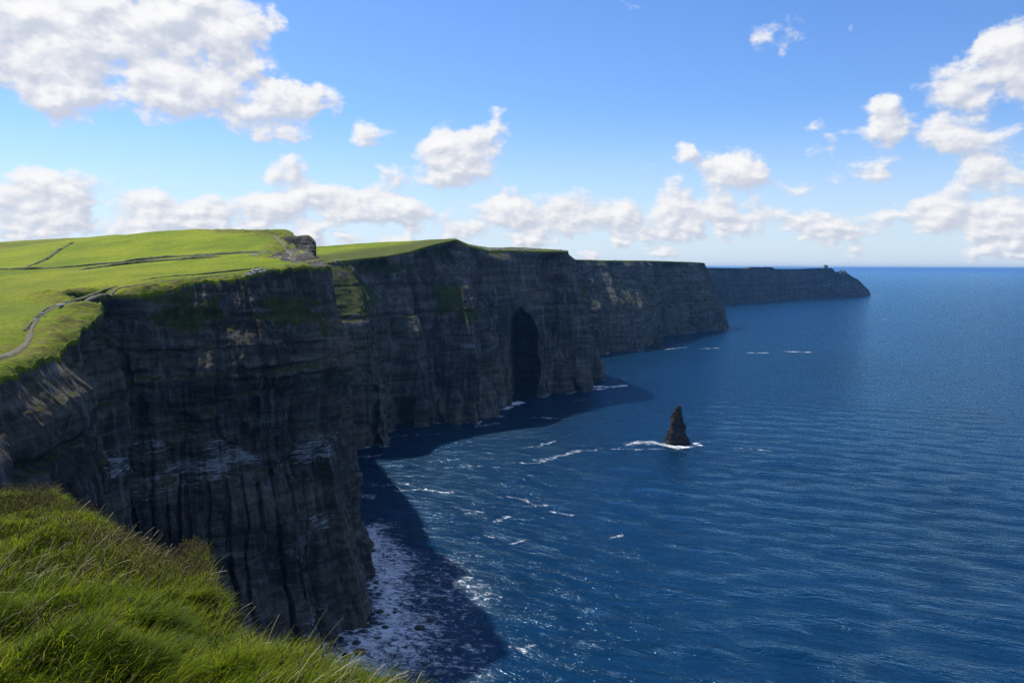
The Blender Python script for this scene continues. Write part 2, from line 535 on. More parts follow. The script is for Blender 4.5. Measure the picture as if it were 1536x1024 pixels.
def veg1(self, G, V, isplat, up, veg, lush, guano, rough):
    x, y, z = G[..., 0], G[..., 1], G[..., 2]
    f = 1 - isplat
    for (px, py, Y, rx, rz, a) in ((285, 470, 430, 30, 17, .75), (265, 445, 430, 22, 10, .7), (330, 455, 440, 26, 14, .5), (430, 465, 470, 26, 13, .85), (485, 480, 480, 14, 14, .6),
                                   (450, 500, 470, 30, 12, .45), (350, 500, 450, 30, 12, .35), (500, 560, 475, 14, 14, .5), (505, 600, 475, 16, 20, .45), (330, 565, 440, 30, 3, .35), (60, 575, 240, 20, 6, .4), (40, 620, 220, 25, 4, .4),
                                   (520, 800, 450, 6, 22, .45), (450, 640, 460, 24, 16, .3), (95, 545, 270, 14, 8, .5)):
        veg = np.maximum(veg, f * a * .88 * patch(G, at(px, py, Y), (rx, 60, rz), 5, .7))
    for (px, py, Y, rx, rz, a) in ((320, 690, 420, 26, 11, 1.0), (345, 665, 430, 14, 10, .8), (240, 660, 410, 12, 6, .8), (470, 670, 455, 20, 12, .85), (250, 720, 400, 30, 10, .6), (180, 690, 395, 20, 8, .6),
                                   (480, 780, 440, 12, 8, .7), (110, 725, 280, 14, 9, .9), (290, 640, 420, 40, 8, .45), (215, 560, 400, 12, 6, .4), (470, 930, 410, 6, 8, .6), (440, 840, 420, 20, 14, .35)):
        guano = np.maximum(guano, f * a * patch(G, at(px, py, Y), (rx, 70, rz), 8, .6))
    dr = dist_poly(x, y, RIM1)
    dp = dist_poly(x, y, PATH)
    rough = np.maximum(rough, isplat * sstep(26, 8, dr) * 0.9)
    rough = np.maximum(rough, isplat * sstep(900, 1000, y) * .6)
    rough = np.maximum(rough, isplat * sstep(205, 190, z) * .35)
    # bare rock lip near the corner and round the foot of the crag
    bare = patch(G, at(485, 394, 510), (16, 34, 8), 3) * .75 + patch(G, at(455, 388, 570), (16, 40, 12), 4) * .8 + patch(G, at(430, 380, 600), (10, 50, 14), 6) * .7
    veg = np.clip(veg - isplat * bare * .9, 0, 1)
    lush = np.clip(lush - isplat * sstep(5, 0, dr) * .5, 0, 1)
    return veg, lush, guano, rough


M_CLIFF1 = mat_cliff("cliff_rock", .7, 1.08)
rows1 = [[(*p, 0) for p in H1_BASE], [(*p, float(H0(p[0], p[1]))) for p in H1_RIM], [(*p, 200) for p in H1_BACK]]
prof1 = ([0, .2, .38, .44, .50, .66, .70, .735, .78, .9, 1], [0, .20, .38, .47, .56, .56, .51, .53, .61, .83, 1])
c1 = Cliff("cliff_headland", rows1, 1700, 400, 200, M_CLIFF1, 11, prof1, smooth=9, dens=[.3, .5, 1.5, 1.5, 1.5, 1.4, 1.1, 1, 1, 1, 1, 1, 1, .6, .4, .2, .12, .1], face_fn=face1, height=H, veg_fn=veg1, plat_pow=2.2, relief=.75, cols=lambda S, Z: .22 + .78 * sstep(98, 84, Z), beds=lambda S, Z: .2 + .6 * sstep(80, 100, Z) * sstep(185, 160, Z),
           label="nearest dark layered headland under the bright green field, its foot in white surf")

# ---------------- headland 2
K2 = [  # base, rim, back1, back2
    ((-360, 930, 0), (-420, 1030, 205), (-520, 1250, 225), (-700, 1700, 180)),
    ((-260, 925, 0), (-285, 966, 205), (-360, 1250, 230), (-560, 1700, 190)),
    (sea(518, 662), at(490, 394, 968), at(488, 369, 1250), at(470, 380, 1700)),
    (sea(560, 657), at(535, 388, 1000), at(535, 365, 1250), at(500, 380, 1700)),
    (sea(600, 646), at(580, 384, 1045), at(585, 362, 1250), at(560, 380, 1700)),
    (sea(650, 640), at(618, 376, 1075), at(630, 360, 1230), at(600, 380, 1700)),
    (sea(690, 637), at(650, 366, 1105), at(660, 358.5, 1210), at(640, 380, 1700)),
    (sea(732, 634), at(684, 359, 1130), at(684, 358, 1200), at(680, 380, 1700)),
    (sea(738, 622), at(702, 368, 1155), at(704, 367, 1220), at(690, 380, 1700)),
    (sea(746, 607), at(733, 376, 1205), at(733, 371, 1280), at(710, 380, 1750)),
    (sea(762, 601), at(765, 376, 1240), at(765, 371, 1310), at(730, 380, 1750)),
    (sea(800, 597), at(800, 377, 1275), at(800, 372, 1340), at(750, 380, 1750)),
    (sea(850, 592), at(835, 377, 1300), at(835, 374, 1370), at(765, 380, 1750)),
    (sea(890, 584), at(853, 377.5, 1325), at(853, 376, 1395), at(775, 380, 1750)),
    ((128, 1410, 0), (88, 1420, 227), (80, 1480, 225), (10, 1760, 210)),
    ((60, 1600, 0), (30, 1600, 224), (20, 1650, 222), (-30, 1780, 210)),
    ((0, 1800, 0), (-40, 1800, 222), (-50, 1820, 220), (-100, 1860, 210))]
rows2 = [[tuple(k[j]) for k in K2] for j in range(4)]


def face2(self, S, Z, V, D):
    t = self.t
    # sloping grass spur at the head of the bay
    ztop = np.interp(S, [t[0], t[2], t[3], t[4], t[5]], [222, 200, 172, 148, 120])
    am = np.interp(S, [t[0], t[2], t[3] + 8, t[4] - 5, t[5]], [38, 35, 22, 6, 0])
    D = D * (1 - .6 * sstep(0, 20, am) * sstep(40, -10, np.abs(Z - ztop) - 15)) + am * sstep(ztop + 34, ztop - 40, Z)
    # bench at 143 m with scree and grass above it, all along
    b = 0.6 + 0.6 * vnoise(S / 55, S * 0, seed=203)
    D = D + 2 * b * sstep(185, 140, Z)
    # grassy shoulder above the first buttress
    sh = np.exp(-((S - (t[6] * .55 + t[7] * .45)) / 40) ** 2)
    D = D + sh * 4 * sstep(215, 130, Z)
    for zc, w, a in ((141, 1.6, -3.5), (108, 1.2, -2.5), (60, 1.5, -2.5), (84, 1.0, -1.6), (176, 1.5, -2)):
        zz = Z + 2.0 * vnoise(S / 90, S * 0 + zc, seed=204)
        D = D + a * np.exp(-((zz - zc) / w) ** 2)
    fl = 1 - np.abs(vnoise(S / 16, Z / 160, seed=205))
    D = D - 5 * sstep(.6, 1, fl) * sstep(140, 90, Z)
    # narrow fissures and a low sea cave near the foot of the first buttress
    ex = 0
    for sc_, wd, zt, dp in ((t[3] * .45 + t[4] * .55, 6, 62, 26), (t[2] * .6 + t[3] * .4, 5, 70, 22), (t[4] * .75 + t[5] * .25, 15, 40, 45), (t[5] * .4 + t[6] * .6, 3, 90, 14), (t[7] * .75 + t[8] * .25, 3, 110, 14), (t[12] * .6 + t[13] * .4, 5, 26, 18), (t[11] * .4 + t[12] * .6, 4, 22, 18)):
        hole = sstep(wd, wd * .7, np.abs(S - sc_ + 3 * vnoise(Z / 18, S * 0, seed=210))) * sstep(zt, zt - 8, Z + 3 * vnoise(S / 6, Z / 9, seed=211))
        ex = np.maximum(ex, hole * dp)
    # the great dark cave
    cx = t[10] + 2
    cz = 136 + 3 * vnoise(S / 9, S * 0, seed=208) - 22 * np.clip(np.abs(S - cx - 20) / 30, 0, 1.3) ** 2.2
    dxl = S - cx + 3 * vnoise(Z / 14, S / 30, seed=206)
    cx = cx + 3
    cave = sstep(-8, -5, dxl) * sstep(57, 53, dxl + 6 * vnoise(Z / 20, S * 0, seed=209)) * sstep(cz, cz - 7, Z + 3 * vnoise(S / 8, Z / 8, seed=207))
    self.extra = cave[..., None] * np.array([16.0, 250.0]) + ex[..., None] * np.array([.2, 1.0])
    D = D * (1 - .6 * cave)
    D = D * (1 - .75 * np.exp(-((S - cx - 20) / 55) ** 4)) * (1 - .65 * np.exp(-((S - t[13]) / 45) ** 2))
    return D


def veg2(self, G, V, isplat, up, veg, lush, guano, rough):
    f = 1 - isplat
    for (px, py, Y, rx, rz, a) in ((530, 440, 930, 60, 34, .85), (672, 445, 1060, 26, 28, .9), (700, 470, 1090, 22, 14, .8), (560, 400, 1010, 70, 14, .6), (830, 462, 1290, 30, 12, .45), (720, 465, 1150, 40, 10, .4),
                                   (650, 380, 1090, 30, 10, .6), (600, 460, 1000, 50, 20, .3), (590, 590, 960, 60, 18, .2), (800, 520, 1280, 40, 20, .2)):
        veg = np.maximum(veg, f * a * patch(G, at(px, py, Y), (rx, 90, rz), 15))
    z = G[..., 2]; S = self.Sall
    for zc, w, a in ((141, 3, .5), (110, 5, .5), (65, 4, .35), (105, 2, .5)):
        guano = np.maximum(guano, f * a * np.exp(-((z - zc) / w) ** 2) * sstep(.0, .5, vnoise(S / 30, S * 0 + zc, seed=216)))
    for (px, py, Y, rx, rz, a) in ((700, 518, 1040, 22, 5, 1.), (660, 560, 1020, 30, 8, .5), (830, 542, 1290, 20, 4, .9), (560, 620, 950, 40, 14, .4), (700, 620, 1030, 40, 10, .5), (720, 520, 1090, 30, 30, .35)):
        guano = np.maximum(guano, f * a * patch(G, at(px, py, Y), (rx, 90, rz), 18, .6))
    x = G[..., 0]
    rough = np.maximum(rough, isplat * sstep(-140, -60, x) * .9)
    veg = np.where((isplat > 0) & (x > -60), .72, veg)
    dr = dist_poly(G[..., 0], G[..., 1], np.array([p[:2] for p in rows2[1]]))
    rough = np.maximum(rough, isplat * sstep(150, 60, dr) * .9)
    lush = lush * np.where(isplat > 0, 1 - .55 * sstep(110, 70, dr), 1)
    return veg, lush, guano, rough


M_CLIFF2 = mat_cliff("cliff_rock_far", .75, 1.35, .5)
prof2 = ([0, .3, .5, .7, .85, 1], [0, .14, .29, .54, .78, 1])
c2 = Cliff("cliff_headland", rows2, 1100, 270, 60, M_CLIFF2, 23, prof2, smooth=14, dens=[.3, .6, 1, 1, 1, 1, 1, 1, 1, 1, 1, 1, 1, 1, .2, .1], scale=1.3, face_fn=face2, veg_fn=veg2, plat_pow=1.2, relief=1.9, cols=lambda S, Z: .25 + .55 * sstep(150, 120, Z), beds=lambda S, Z: .2 + .4 * sstep(150, 130, Z),
           label="second headland with the tall dark sea cave, behind the nearest headland", rim_noise=2.0)

# ---------------- headland 3
K3 = [((60, 1500, 0), (20, 1600, 222), (-10, 1800, 222), (-300, 2300, 200)),
      ((115, 1700, 0), at(810, 389.5, 1880), at(800, 388.5, 2100), at(700, 398, 2500)),
      (sea(886, 534), at(856, 389.5, 1960), at(850, 388.5, 2150), at(760, 398, 2700)),
      (sea(938, 526), at(905, 391, 2060), at(900, 390, 2250), at(800, 398, 2800)),
      (sea(985, 519), at(950, 391.5, 2180), at(945, 390.5, 2350), at(840, 398, 2900)),
      (sea(1003, 506), at(985, 392, 2400), at(980, 391, 2550), at(870, 398, 3000)),
      (sea(1037, 499), at(1020, 393, 2540), at(1012, 392, 2700), at(900, 399, 3100)),
      (sea(1075, 495), at(1048, 393.8, 2680), at(1040, 393, 2830), at(940, 399, 3200)),
      (sea(1091, 492), at(1058, 394.8, 2760), at(1052, 394.5, 2850), at(960, 399, 3250)),
      ((690, 2950, 0), (640, 2960, 213), (620, 3000, 213), (480, 3300, 200)),
      ((600, 3300, 0), (560, 3300, 210), (540, 3320, 210), (400, 3500, 200))]
rows3 = [[tuple(k[j]) for k in K3] for j in range(4)]


def face3(self, S, Z, V, D):
    b = 0.6 + 0.6 * vnoise(S / 110, S * 0, seed=223)
    D = D + 5 * b * sstep(170, 80, Z)
    for zc, w, a in ((92, 2.5, -5), (60, 2, -4), (30, 2, -4), (150, 3, -4)):
        D = D + a * np.exp(-((Z - zc) / w) ** 2)
    fl = 1 - np.abs(vnoise(S / 30, Z / 260, seed=225))
    return D - 9 * sstep(.6, 1, fl)


def veg3(self, G, V, isplat, up, veg, lush, guano, rough):
    f = 1 - isplat; z = G[..., 2]; S = self.Sall
    veg = np.maximum(veg, f * .5 * np.exp(-((z - 118 - 16 * vnoise(S / 90, S * 0, seed=226)) / 26) ** 2))
    guano = np.maximum(guano, f * .55 * np.exp(-((z - 60) / 5) ** 2))
    rough = np.maximum(rough, isplat * .9)
    lush = lush * np.where(isplat > 0, .5, .3)
    return veg, lush, guano, rough


prof3 = ([0, .3, .5, .65, .8, 1], [0, .18, .36, .58, .80, 1])
c3 = Cliff("cliff_headland", rows3, 700, 140, 30, M_CLIFF2, 37, prof3, smooth=20, scale=2.0, face_fn=face3, veg_fn=veg3, plat_pow=1.2, relief=1.1, beds=lambda S, Z: .4,
           label="third long flat-topped headland, between the sea cave cliff and the far hazy point", rim_noise=2.0)

# ---------------- headland 4 (the far point)
rim4 = [(1020, 400.5, 4300), (1058, 401.5, 4650), (1110, 402.3, 5050), (1123, 402.6, 5130), (1127, 400.6, 5150), (1158, 400.6, 5350), (1162, 403.3, 5370), (1200, 403.4, 5580), (1222, 402.2, 5680),
        (1247, 402, 5780), (1251, 404.5, 5790), (1253, 408, 5795), (1258, 407.0, 5800), (1262, 405, 5805), (1269, 408, 5815), (1274, 411.5, 5830), (1280, 416, 5845), (1285, 418, 5855), (1290, 422, 5865), (1297, 429, 5885), (1303, 435, 5905), (1306, 441, 5930)]
base4 = [(1040, 460), (1068, 458), (1112, 455), (1126, 454), (1130, 453.5), (1160, 451), (1164, 450.5), (1200, 448.5), (1222, 447.5),
         (1246, 446.4), (1250, 446.2), (1254, 446), (1260, 445.8), (1266, 445.6), (1272, 445.3), (1278, 445), (1283, 444.8), (1288, 444.6), (1293, 444.4), (1299, 444.2), (1304, 443.9), (1307, 443.5)]
K4 = []
for i, (r_, b_) in enumerate(zip(rim4, base4)):
    q = sea(*b_); tip = i >= 10
    p = at(r_[0], r_[1], q[1] + (55 if not tip else 30))
    k = (p[2] - 15 if not tip else p[2] * .75)
    b1 = (p[0] - 60, p[1] + (260 if not tip else 60), k)
    b2 = (p[0] - 200, p[1] + (900 if not tip else 200), k - 20 if not tip else -10)
    K4.append((tuple(q), tuple(p), b1, b2))
e = sea(1309, 443)
K4.append(((e[0], e[1] + 90, 0), (e[0] - 25, e[1] + 80, 10), (e[0] - 60, e[1] + 120, 2), (e[0] - 120, e[1] + 200, -10)))
rows4 = [[tuple(k[j]) for k in K4] for j in range(4)]


def face4(self, S, Z, V, D):
    for zc, w, a in ((92, 4, -8), (60, 3, -6), (30, 4, -6)):
        D = D + a * np.exp(-((Z - zc) / w) ** 2) * sstep(0, 100, self.t[10] - S)
    fl = 1 - np.abs(vnoise(S / 60, Z / 400, seed=235))
    return (D - 16 * sstep(.6, 1, fl)) * sstep(self.t[-1], self.t[-4], S)


def veg4(self, G, V, isplat, up, veg, lush, guano, rough):
    f = 1 - isplat
    for (px, py, Y, rx, rz, a) in ((1240, 425, sea(1240, 446.6)[1] + 20, 110, 40, .7), (1265, 425, sea(1265, 445.6)[1] + 15, 100, 38, .7), (1290, 432, sea(1290, 444.5)[1] + 10, 60, 26, .6)):
        guano = np.maximum(guano, f * a * patch(G, at(px, py, Y), (rx, 400, rz), 28, .7))
    return np.where(isplat > 0, veg * .8, veg * .3), lush * .4, guano, np.maximum(rough, isplat)


c4 = Cliff("cliff_headland", rows4, 600, 90, 24, mat_cliff("cliff_rock_distant", .5, .85, .25), 41, ([0, .3, .6, .8, 1], [0, .12, .35, .65, 1]), smooth=24, scale=3.2,
           face_fn=face4, veg_fn=veg4, plat_pow=1.2, relief=.35, cols=lambda S, Z: .08, beds=lambda S, Z: .5, label="farthest hazy blue headland running out to a low pointed tip", rim_noise=.8)

# ------------------------------------------------------------------ path, banks and stones on the first headland
M_PATH = mat_simple("path_gravel", (0.070, 0.066, 0.036), (0.13, 0.115, 0.07), .5, bump=.4)


def drape(name, poly, width, mat, lift=.12, step=1.5, wn=.25, seed=0, n=5):
    p = np.array(poly)
    seg = np.linalg.norm(np.diff(p, axis=0), axis=1); t = np.r_[0, np.cumsum(seg)]
    m = max(4, int(t[-1] / step)); s = np.linspace(0, t[-1], m)
    c = np.stack([np.interp(s, t, p[:, k]) for k in (0, 1)], 1)
    ker = np.hanning(9)[1:-1]; ker /= ker.sum()
    c = np.stack([np.convolve(np.pad(c[:, k], 3, 'edge'), ker, 'valid') for k in (0, 1)], 1)
    tan = np.gradient(c, axis=0); tan /= np.linalg.norm(tan, axis=1)[:, None]
    nr = np.stack([-tan[:, 1], tan[:, 0]], 1)
    w = width * (1 + wn * fbm(s / 9, s * 0, octaves=4, seed=seed))
    if np.ndim(w) == 0: w = np.full(m, w)
    q = np.linspace(-.5, .5, n)
    P = c[:, None] + nr[:, None] * (w[:, None] * q[None])[..., None]
    return P, s, q, nr


def strip(name, poly, width, mat, **kw):
    P, s, q, nr = drape(name, poly, width, mat, **kw)
    z = H(P[..., 0], P[..., 1]) + .45
    z -= .9 * (np.abs(q)[None] > .49)
    G = np.concatenate([P, z[..., None]], -1)
    return make_mesh(name, G, grid_faces(*G.shape[:2]), mat)


tag(strip("path", PATH, 2.1, M_PATH, wn=.6, seed=5, n=7), "worn gravel coast path curving along the cliff edge", "path", None, 'structure')
tag(strip("path", PATH2, 2.4, M_PATH, wn=.5, seed=6, n=7), "stony path climbing the hill beside the crag", "path", None, 'structure')

M_BANK = mat_simple("bank_turf", (0.030, 0.036, 0.012), (0.105, 0.115, 0.022), .35, bump=.6, dist=.4)


def bank(pts, h, w, label, seed):
    poly = np.array([at(*p)[:2] for p in pts])
    P, s, q, nr = drape("bank", poly, w, None, step=1.2, seed=seed, n=9, wn=.5)
    z = H0(P[..., 0], P[..., 1])
    hh = h * (.75 + .5 * fbm(s / 18, s * 0 + 1, octaves=3, seed=seed))[:, None] * np.clip(1.15 - (np.abs(q) * 2) ** 2.2 * 1.15, 0, 1)[None]
    hh = hh * sstep(0, 12, s)[:, None] * sstep(s[-1], s[-1] - 12, s)[:, None]
    z = z + hh + .35 * fbm(P[..., 0] / 2, P[..., 1] / 2, octaves=3, seed=seed) * (np.abs(q) < .45) - .6 * (np.abs(q) > .49)
    G = np.concatenate([P, z[..., None]], -1)
    o = make_mesh("field_bank", G, grid_faces(*G.shape[:2]), M_BANK)
    return tag(o, label, "field bank", "turf banks dividing the fields")


bank([(-60, 408, 640), (0, 406, 645), (44, 404, 640), (90, 401, 640), (123, 399, 640), (144, 396.5, 645), (176, 394, 645), (200, 391.5, 650), (240, 388.5, 650), (300, 386.5, 640), (360, 385.5, 620), (405, 385, 600)],
     1.9, 5, "long dark turf bank at the foot of the upper field, reaching the stony path", 61)
bank([(108, 407, 590), (141, 402, 600), (176, 398.5, 605), (240, 393.5, 610), (300, 389.5, 610), (335, 387.5, 610)], 2.3, 8, "broad shadowed turf bank in the lower field, just below the long bank", 62)
bank([(38, 403, 655), (55, 396, 690), (70, 390, 730), (86, 382, 800), (112, 372, 880)], 1.6, 3.5, "thin wall line slanting up across the upper left field", 63)
bank([(34, 483, 283), (48, 473, 300), (66, 460, 322), (85, 451.5, 340), (100, 449, 352), (118, 443, 375), (146, 433, 408), (176, 428, 432)], 0.5, 1.8, "low dark turf bank on the field side of the gravel path", 64)
bank([(200, 424, 445), (240, 419.5, 455), (300, 413, 465), (360, 407, 478), (400, 401.5, 500)], .9, 2.2, "low grassy kerb bank along the far part of the gravel path", 65)

M_STONE = mat_simple("pale_stone", (0.30, 0.31, 0.33), (0.46, 0.46, 0.47), 1.5, bump=.4)
M_STONE_D = mat_simple("wet_stone", (0.016, 0.017, 0.020), (0.055, 0.055, 0.055), .8, rough=.45, bump=.6, dist=.3)


def rock_mesh(name, r, seed, sub=3, flat=(1, 1, 1), mat=None, rough=.32, freq=1.2):
    bm = bmesh.new()
    bmesh.ops.create_icosphere(bm, subdivisions=sub, radius=1.0)
    v = np.array([q.co[:] for q in bm.verts])
    d = 1 + rough * fbm(v[:, 0] * freq + seed * 3.1, v[:, 1] * freq, v[:, 2] * freq, octaves=4, seed=seed)
    v = v * d[:, None] * np.array(flat) * r
    for q, c in zip(bm.verts, v): q.co = c
    for f_ in bm.faces: f_.smooth = True
    me = bpy.data.meshes.new(name); bm.to_mesh(me); bm.free()
    if mat: me.materials.append(mat)
    return me


def put(name, me, loc, rot=0):
    o = bpy.data.objects.new(name, me); COL.objects.link(o)
    o.location = loc; o.rotation_euler = (0, 0, rot)
    return o


def rubble(name, pts, mat, label, onfn):
    V = []; Fc = []; n0 = 0
    base = rock_mesh("tmp", 1, 5, 1, (1, .8, .5))
    bv = np.array([v.co[:] for v in base.vertices]); bf = np.array([p.vertices[:] for p in base.polygons])
    bpy.data.meshes.remove(base)
    for (x, y, z, r_) in pts:
        a = random.uniform(0, 6.28); c, s_ = math.cos(a), math.sin(a)
        k = bv * (r_ * random.uniform(.7, 1.3), r_ * random.uniform(.7, 1.3), r_ * random.uniform(.6, 1.1))
        V.append(np.stack([k[:, 0] * c - k[:, 1] * s_ + x, k[:, 0] * s_ + k[:, 1] * c + y, k[:, 2] + z], 1))
        Fc.append(bf + n0); n0 += len(bv)
    o = make_mesh(name, np.concatenate(V), [np.concatenate(Fc)], mat, smooth=False)
    return tag(o, label, "rubble", None, 'stuff')


def scatter_line(pts, n, spread, r0, r1):
    out = []
    p = np.array([at(*q)[:2] for q in pts])
    for i in range(n):
        k = random.uniform(0, len(p) - 1.001); a = int(k); f = k - a
        c = p[a] + (p[a + 1] - p[a]) * f
        x = c[0] + random.gauss(0, spread); y = c[1] + random.gauss(0, spread)
        r_ = r0 + (r1 - r0) * random.random() ** 3
        out.append((x, y, float(H(np.array(x), np.array(y))) + r_ * .15, r_))
    return out


rubble("rubble", scatter_line([(372, 413, 458), (385, 412, 460), (402, 409, 463)], 60, 2.0, .4, 1.3), M_STONE, "pale broken stones at the cliff edge below the gravel path", H)
rubble("rubble", scatter_line([(376, 387, 598), (392, 386, 595), (405, 385, 592)], 60, 2.5, .4, 1.4), M_STONE, "pale stones heaped at the end of the long turf bank", H)
rubble("rubble", scatter_line([(425, 387, 565), (445, 388, 560), (455, 380, 590), (440, 374, 610), (470, 391, 540), (492, 395, 515)], 160, 5, .3, 1.3), M_STONE, "loose grey stones around the crag and along the rim", H)

for i, (px, py, Y, r_, lab) in enumerate([(88, 459, 335, .9, "pale flagstone beside the bend of the gravel path, topmost of its cluster"), (97, 455, 343, .8, "pale flagstone pair end lying where the path narrows"),
                                          (63, 471, 314, .9, "bluish pale slab in the middle of the path bend"), (54, 479, 303, .8, "bright slab at the inner edge of the path bend"), (67, 475, 308, .6, "small pale stone on the seaward edge of the path bend"),
                                          (92, 469, 322, 1.5, "large tilted grey slab on the turf bank seaward of the path")]):
    p = at(px, py, Y)
    me = rock_mesh("stone_slab", r_, 80 + i, 2, (1.1, .8, .4), M_STONE, .25)
    tag(put("stone_slab", me, (p[0], p[1], float(H(p[0], p[1])) + .45 + r_ * .12), i), lab, "stone", "flat stones by the coast path")


# crag above the first headland
def crag():
    top = [at(426, 354, 690), at(434, 353.5, 672), at(445, 354, 655), at(456, 352.5, 642), at(463, 352.5, 634), at(468, 356, 628), at(474, 363, 622), at(474.5, 370, 620)]
    foot = [at(425, 372, 640), at(433, 371, 632), at(436, 381, 607), at(448, 383, 600), at(458, 384, 598), at(464, 386, 597), at(472, 394, 598), at(475, 398, 600)]
    # rows: foot -> face -> top -> back -> far foot
    back = [t_ + np.array([-24, 42, -5.0]) for t_ in top]
    far = [t_ + np.array([-40, 60, -28.0]) for t_ in top]
    S = 130
    rowsA, s, _ = resample([foot, top, back, far], S, 5)
    nf = 46
    v = np.linspace(0, 1, nf)
    Sg, V = np.meshgrid(s, v, indexing='ij')
    h = np.interp(V, [0, .2, .35, .45, .9, 1], [0, .45, .6, .64, .74, 1.0])
    P = rowsA[0][:, None] + (rowsA[1] - rowsA[0])[:, None] * np.stack([h, h, V], -1)
    D = strata_disp(Sg, P[..., 2], 91, 240, (1.2, 4), .7) + 1.4 * fbm(Sg / 7, P[..., 2] / 6, octaves=4, seed=92)
    P[..., 1] -= D * sstep(0, .15, V) * sstep(1, .93, V)
    low = P[:, :1] - np.array([0, -1, 12.0])
    extra = [rowsA[1] + (rowsA[2] - rowsA[1]) * k for k in np.linspace(.1, 1, 10)] + [rowsA[3]]
    extra = np.stack(extra, 1); extra[..., 2] += .4 * fbm(extra[..., 0] / 5, extra[..., 1] / 5, octaves=3, seed=93)
    G = np.concatenate([low, P, extra], 1)
    # close the right end with a wall
    end = G[-1:].copy(); endw = np.repeat(end, 8, 0)
    for i in range(8):
        k = (i + 1) / 8
        endw[i, :, 0] -= 9 * k; endw[i, :, 1] += 24 * k * (1 - np.linspace(0, .9, G.shape[1])); endw[i, :, 2] -= 30 * k ** 2 * np.linspace(0, 1, G.shape[1])
    G = np.concatenate([G, endw], 0)
    veg = np.zeros(G.shape[:2]); veg[:, nf - 2:] = .75
    veg[:, 6:20] = np.maximum(veg[:, 6:20], .40)
    lush = np.zeros(G.shape[:2]); lush[:, nf - 1:] = .55
    o = make_mesh("rock_outcrop", G, grid_faces(*G.shape[:2]), M_CLIFF1, dict(veg=veg, lush=lush, guano=veg * 0, rough=veg))
    tag(o, "dark flat-topped crag at the end of the hill, right of the stony path", "rock outcrop")


crag()

# pale boulders along the top of the second headland
pts = []
for i in range(150):
    px = random.uniform(722, 800) if i < 120 else random.uniform(700, 850)
    Y = np.interp(px, [702, 733, 765, 800, 835, 853], [1155, 1205, 1240, 1275, 1300, 1325]) + random.uniform(2, 30)
    p = at(px, np.interp(px, [702, 733, 765, 800, 853], [367.5, 374.5, 374.5, 375, 376.5]) - random.uniform(-1.0, 1.8), Y)
    pts.append((p[0], p[1], p[2], random.uniform(.8, 2.0)))
rubble("rubble", pts, M_STONE, "pale broken rocks along the flat top of the sea cave headland", None)

# ruined tower and rock pinnacle on the far point
tp = at(1238.5, 403.0, sea(1238.5, 446.7)[1] + 75)
M_TOWER = mat_simple("tower_masonry", (0.13, 0.12, 0.11), (0.24, 0.22, 0.19), .4)


def tower():
    root = bpy.data.objects.new("watch_tower", None); COL.objects.link(root)
    root.location = (tp[0], tp[1], tp[2] - 2)
    tag(root, "small square ruined watch tower on the flat top of the far point", "tower")
    w, h, th = 11.0, 26.0, 1.6
    bm = bmesh.new()

    def bx(x0, x1, y0, y1, z0, z1):
        vs = [bm.verts.new(c) for c in ((x0, y0, z0), (x1, y0, z0), (x1, y1, z0), (x0, y1, z0), (x0, y0, z1), (x1, y0, z1), (x1, y1, z1), (x0, y1, z1))]
        for f_ in ((0, 3, 2, 1), (4, 5, 6, 7), (0, 1, 5, 4), (1, 2, 6, 5), (2, 3, 7, 6), (3, 0, 4, 7)):
            bm.faces.new([vs[i] for i in f_])
    for sx in (-1, 1):
        bx(sx * w - (th if sx > 0 else 0), sx * w + (0 if sx > 0 else th), -w, w, 0, h - (3 if sx > 0 else 0))
    for sy in (-1, 1):
        y0, y1 = (-w, -w + th) if sy < 0 else (w - th, w)
        bx(-w + th, -2, y0 + .01, y1 - .01, 0, h - .5); bx(2, w - th, y0 + .01, y1 - .01, 0, h - 2.5)
        bx(-2, 2, y0 + .01, y1 - .01, 0, 8); bx(-2, 2, y0 + .01, y1 - .01, 13, h - 4)
    me = bpy.data.meshes.new("wall"); bm.to_mesh(me); bm.free(); me.materials.append(M_TOWER)
    o = bpy.data.objects.new("wall", me); COL.objects.link(o); o.parent = root
    bm = bmesh.new()
    bm.free()
    for k in range(5):
        bm = bmesh.new()
        bx(-w - .4 + k * 4.9, -w - .4 + k * 4.9 + 3, -w - .5, -w + th + .3, h - .4, h + 1.6)
        me = bpy.data.meshes.new("parapet"); bm.to_mesh(me); bm.free(); me.materials.append(M_TOWER)
        o = bpy.data.objects.new("parapet", me); COL.objects.link(o); o.parent = root


tower()
M_FARROCK = mat_simple("far_rock", (0.09, 0.09, 0.09), (0.21, 0.20, 0.19), .06, bump=.5, dist=3)
p = at(1265.5, 410, sea(1266, 445.6)[1] + 35)
tag(put("rock_pinnacle", rock_mesh("rock_pinnacle", 15, 98, 4, (1.0, 1.0, 1.5), M_FARROCK, .4), (p[0], p[1], p[2]), .4), "knobbly rock pinnacle just beyond the tower on the far point", "rock")
p = at(1259.5, 410, sea(1260, 445.8)[1] + 35)
tag(put("rock_pinnacle", rock_mesh("rock_pinnacle", 13, 99, 4, (1.3, 1.0, 1.1), M_FARROCK, .4), (p[0], p[1], p[2]), 1.4), "lower rounded rock between the tower and the knobbly pinnacle", "rock")

# ------------------------------------------------------------------ sea stack
M_STACK = mat_cliff("stack_rock", .5, .62, 1.2)
sp = sea(1017, 666)
STK_C = sp


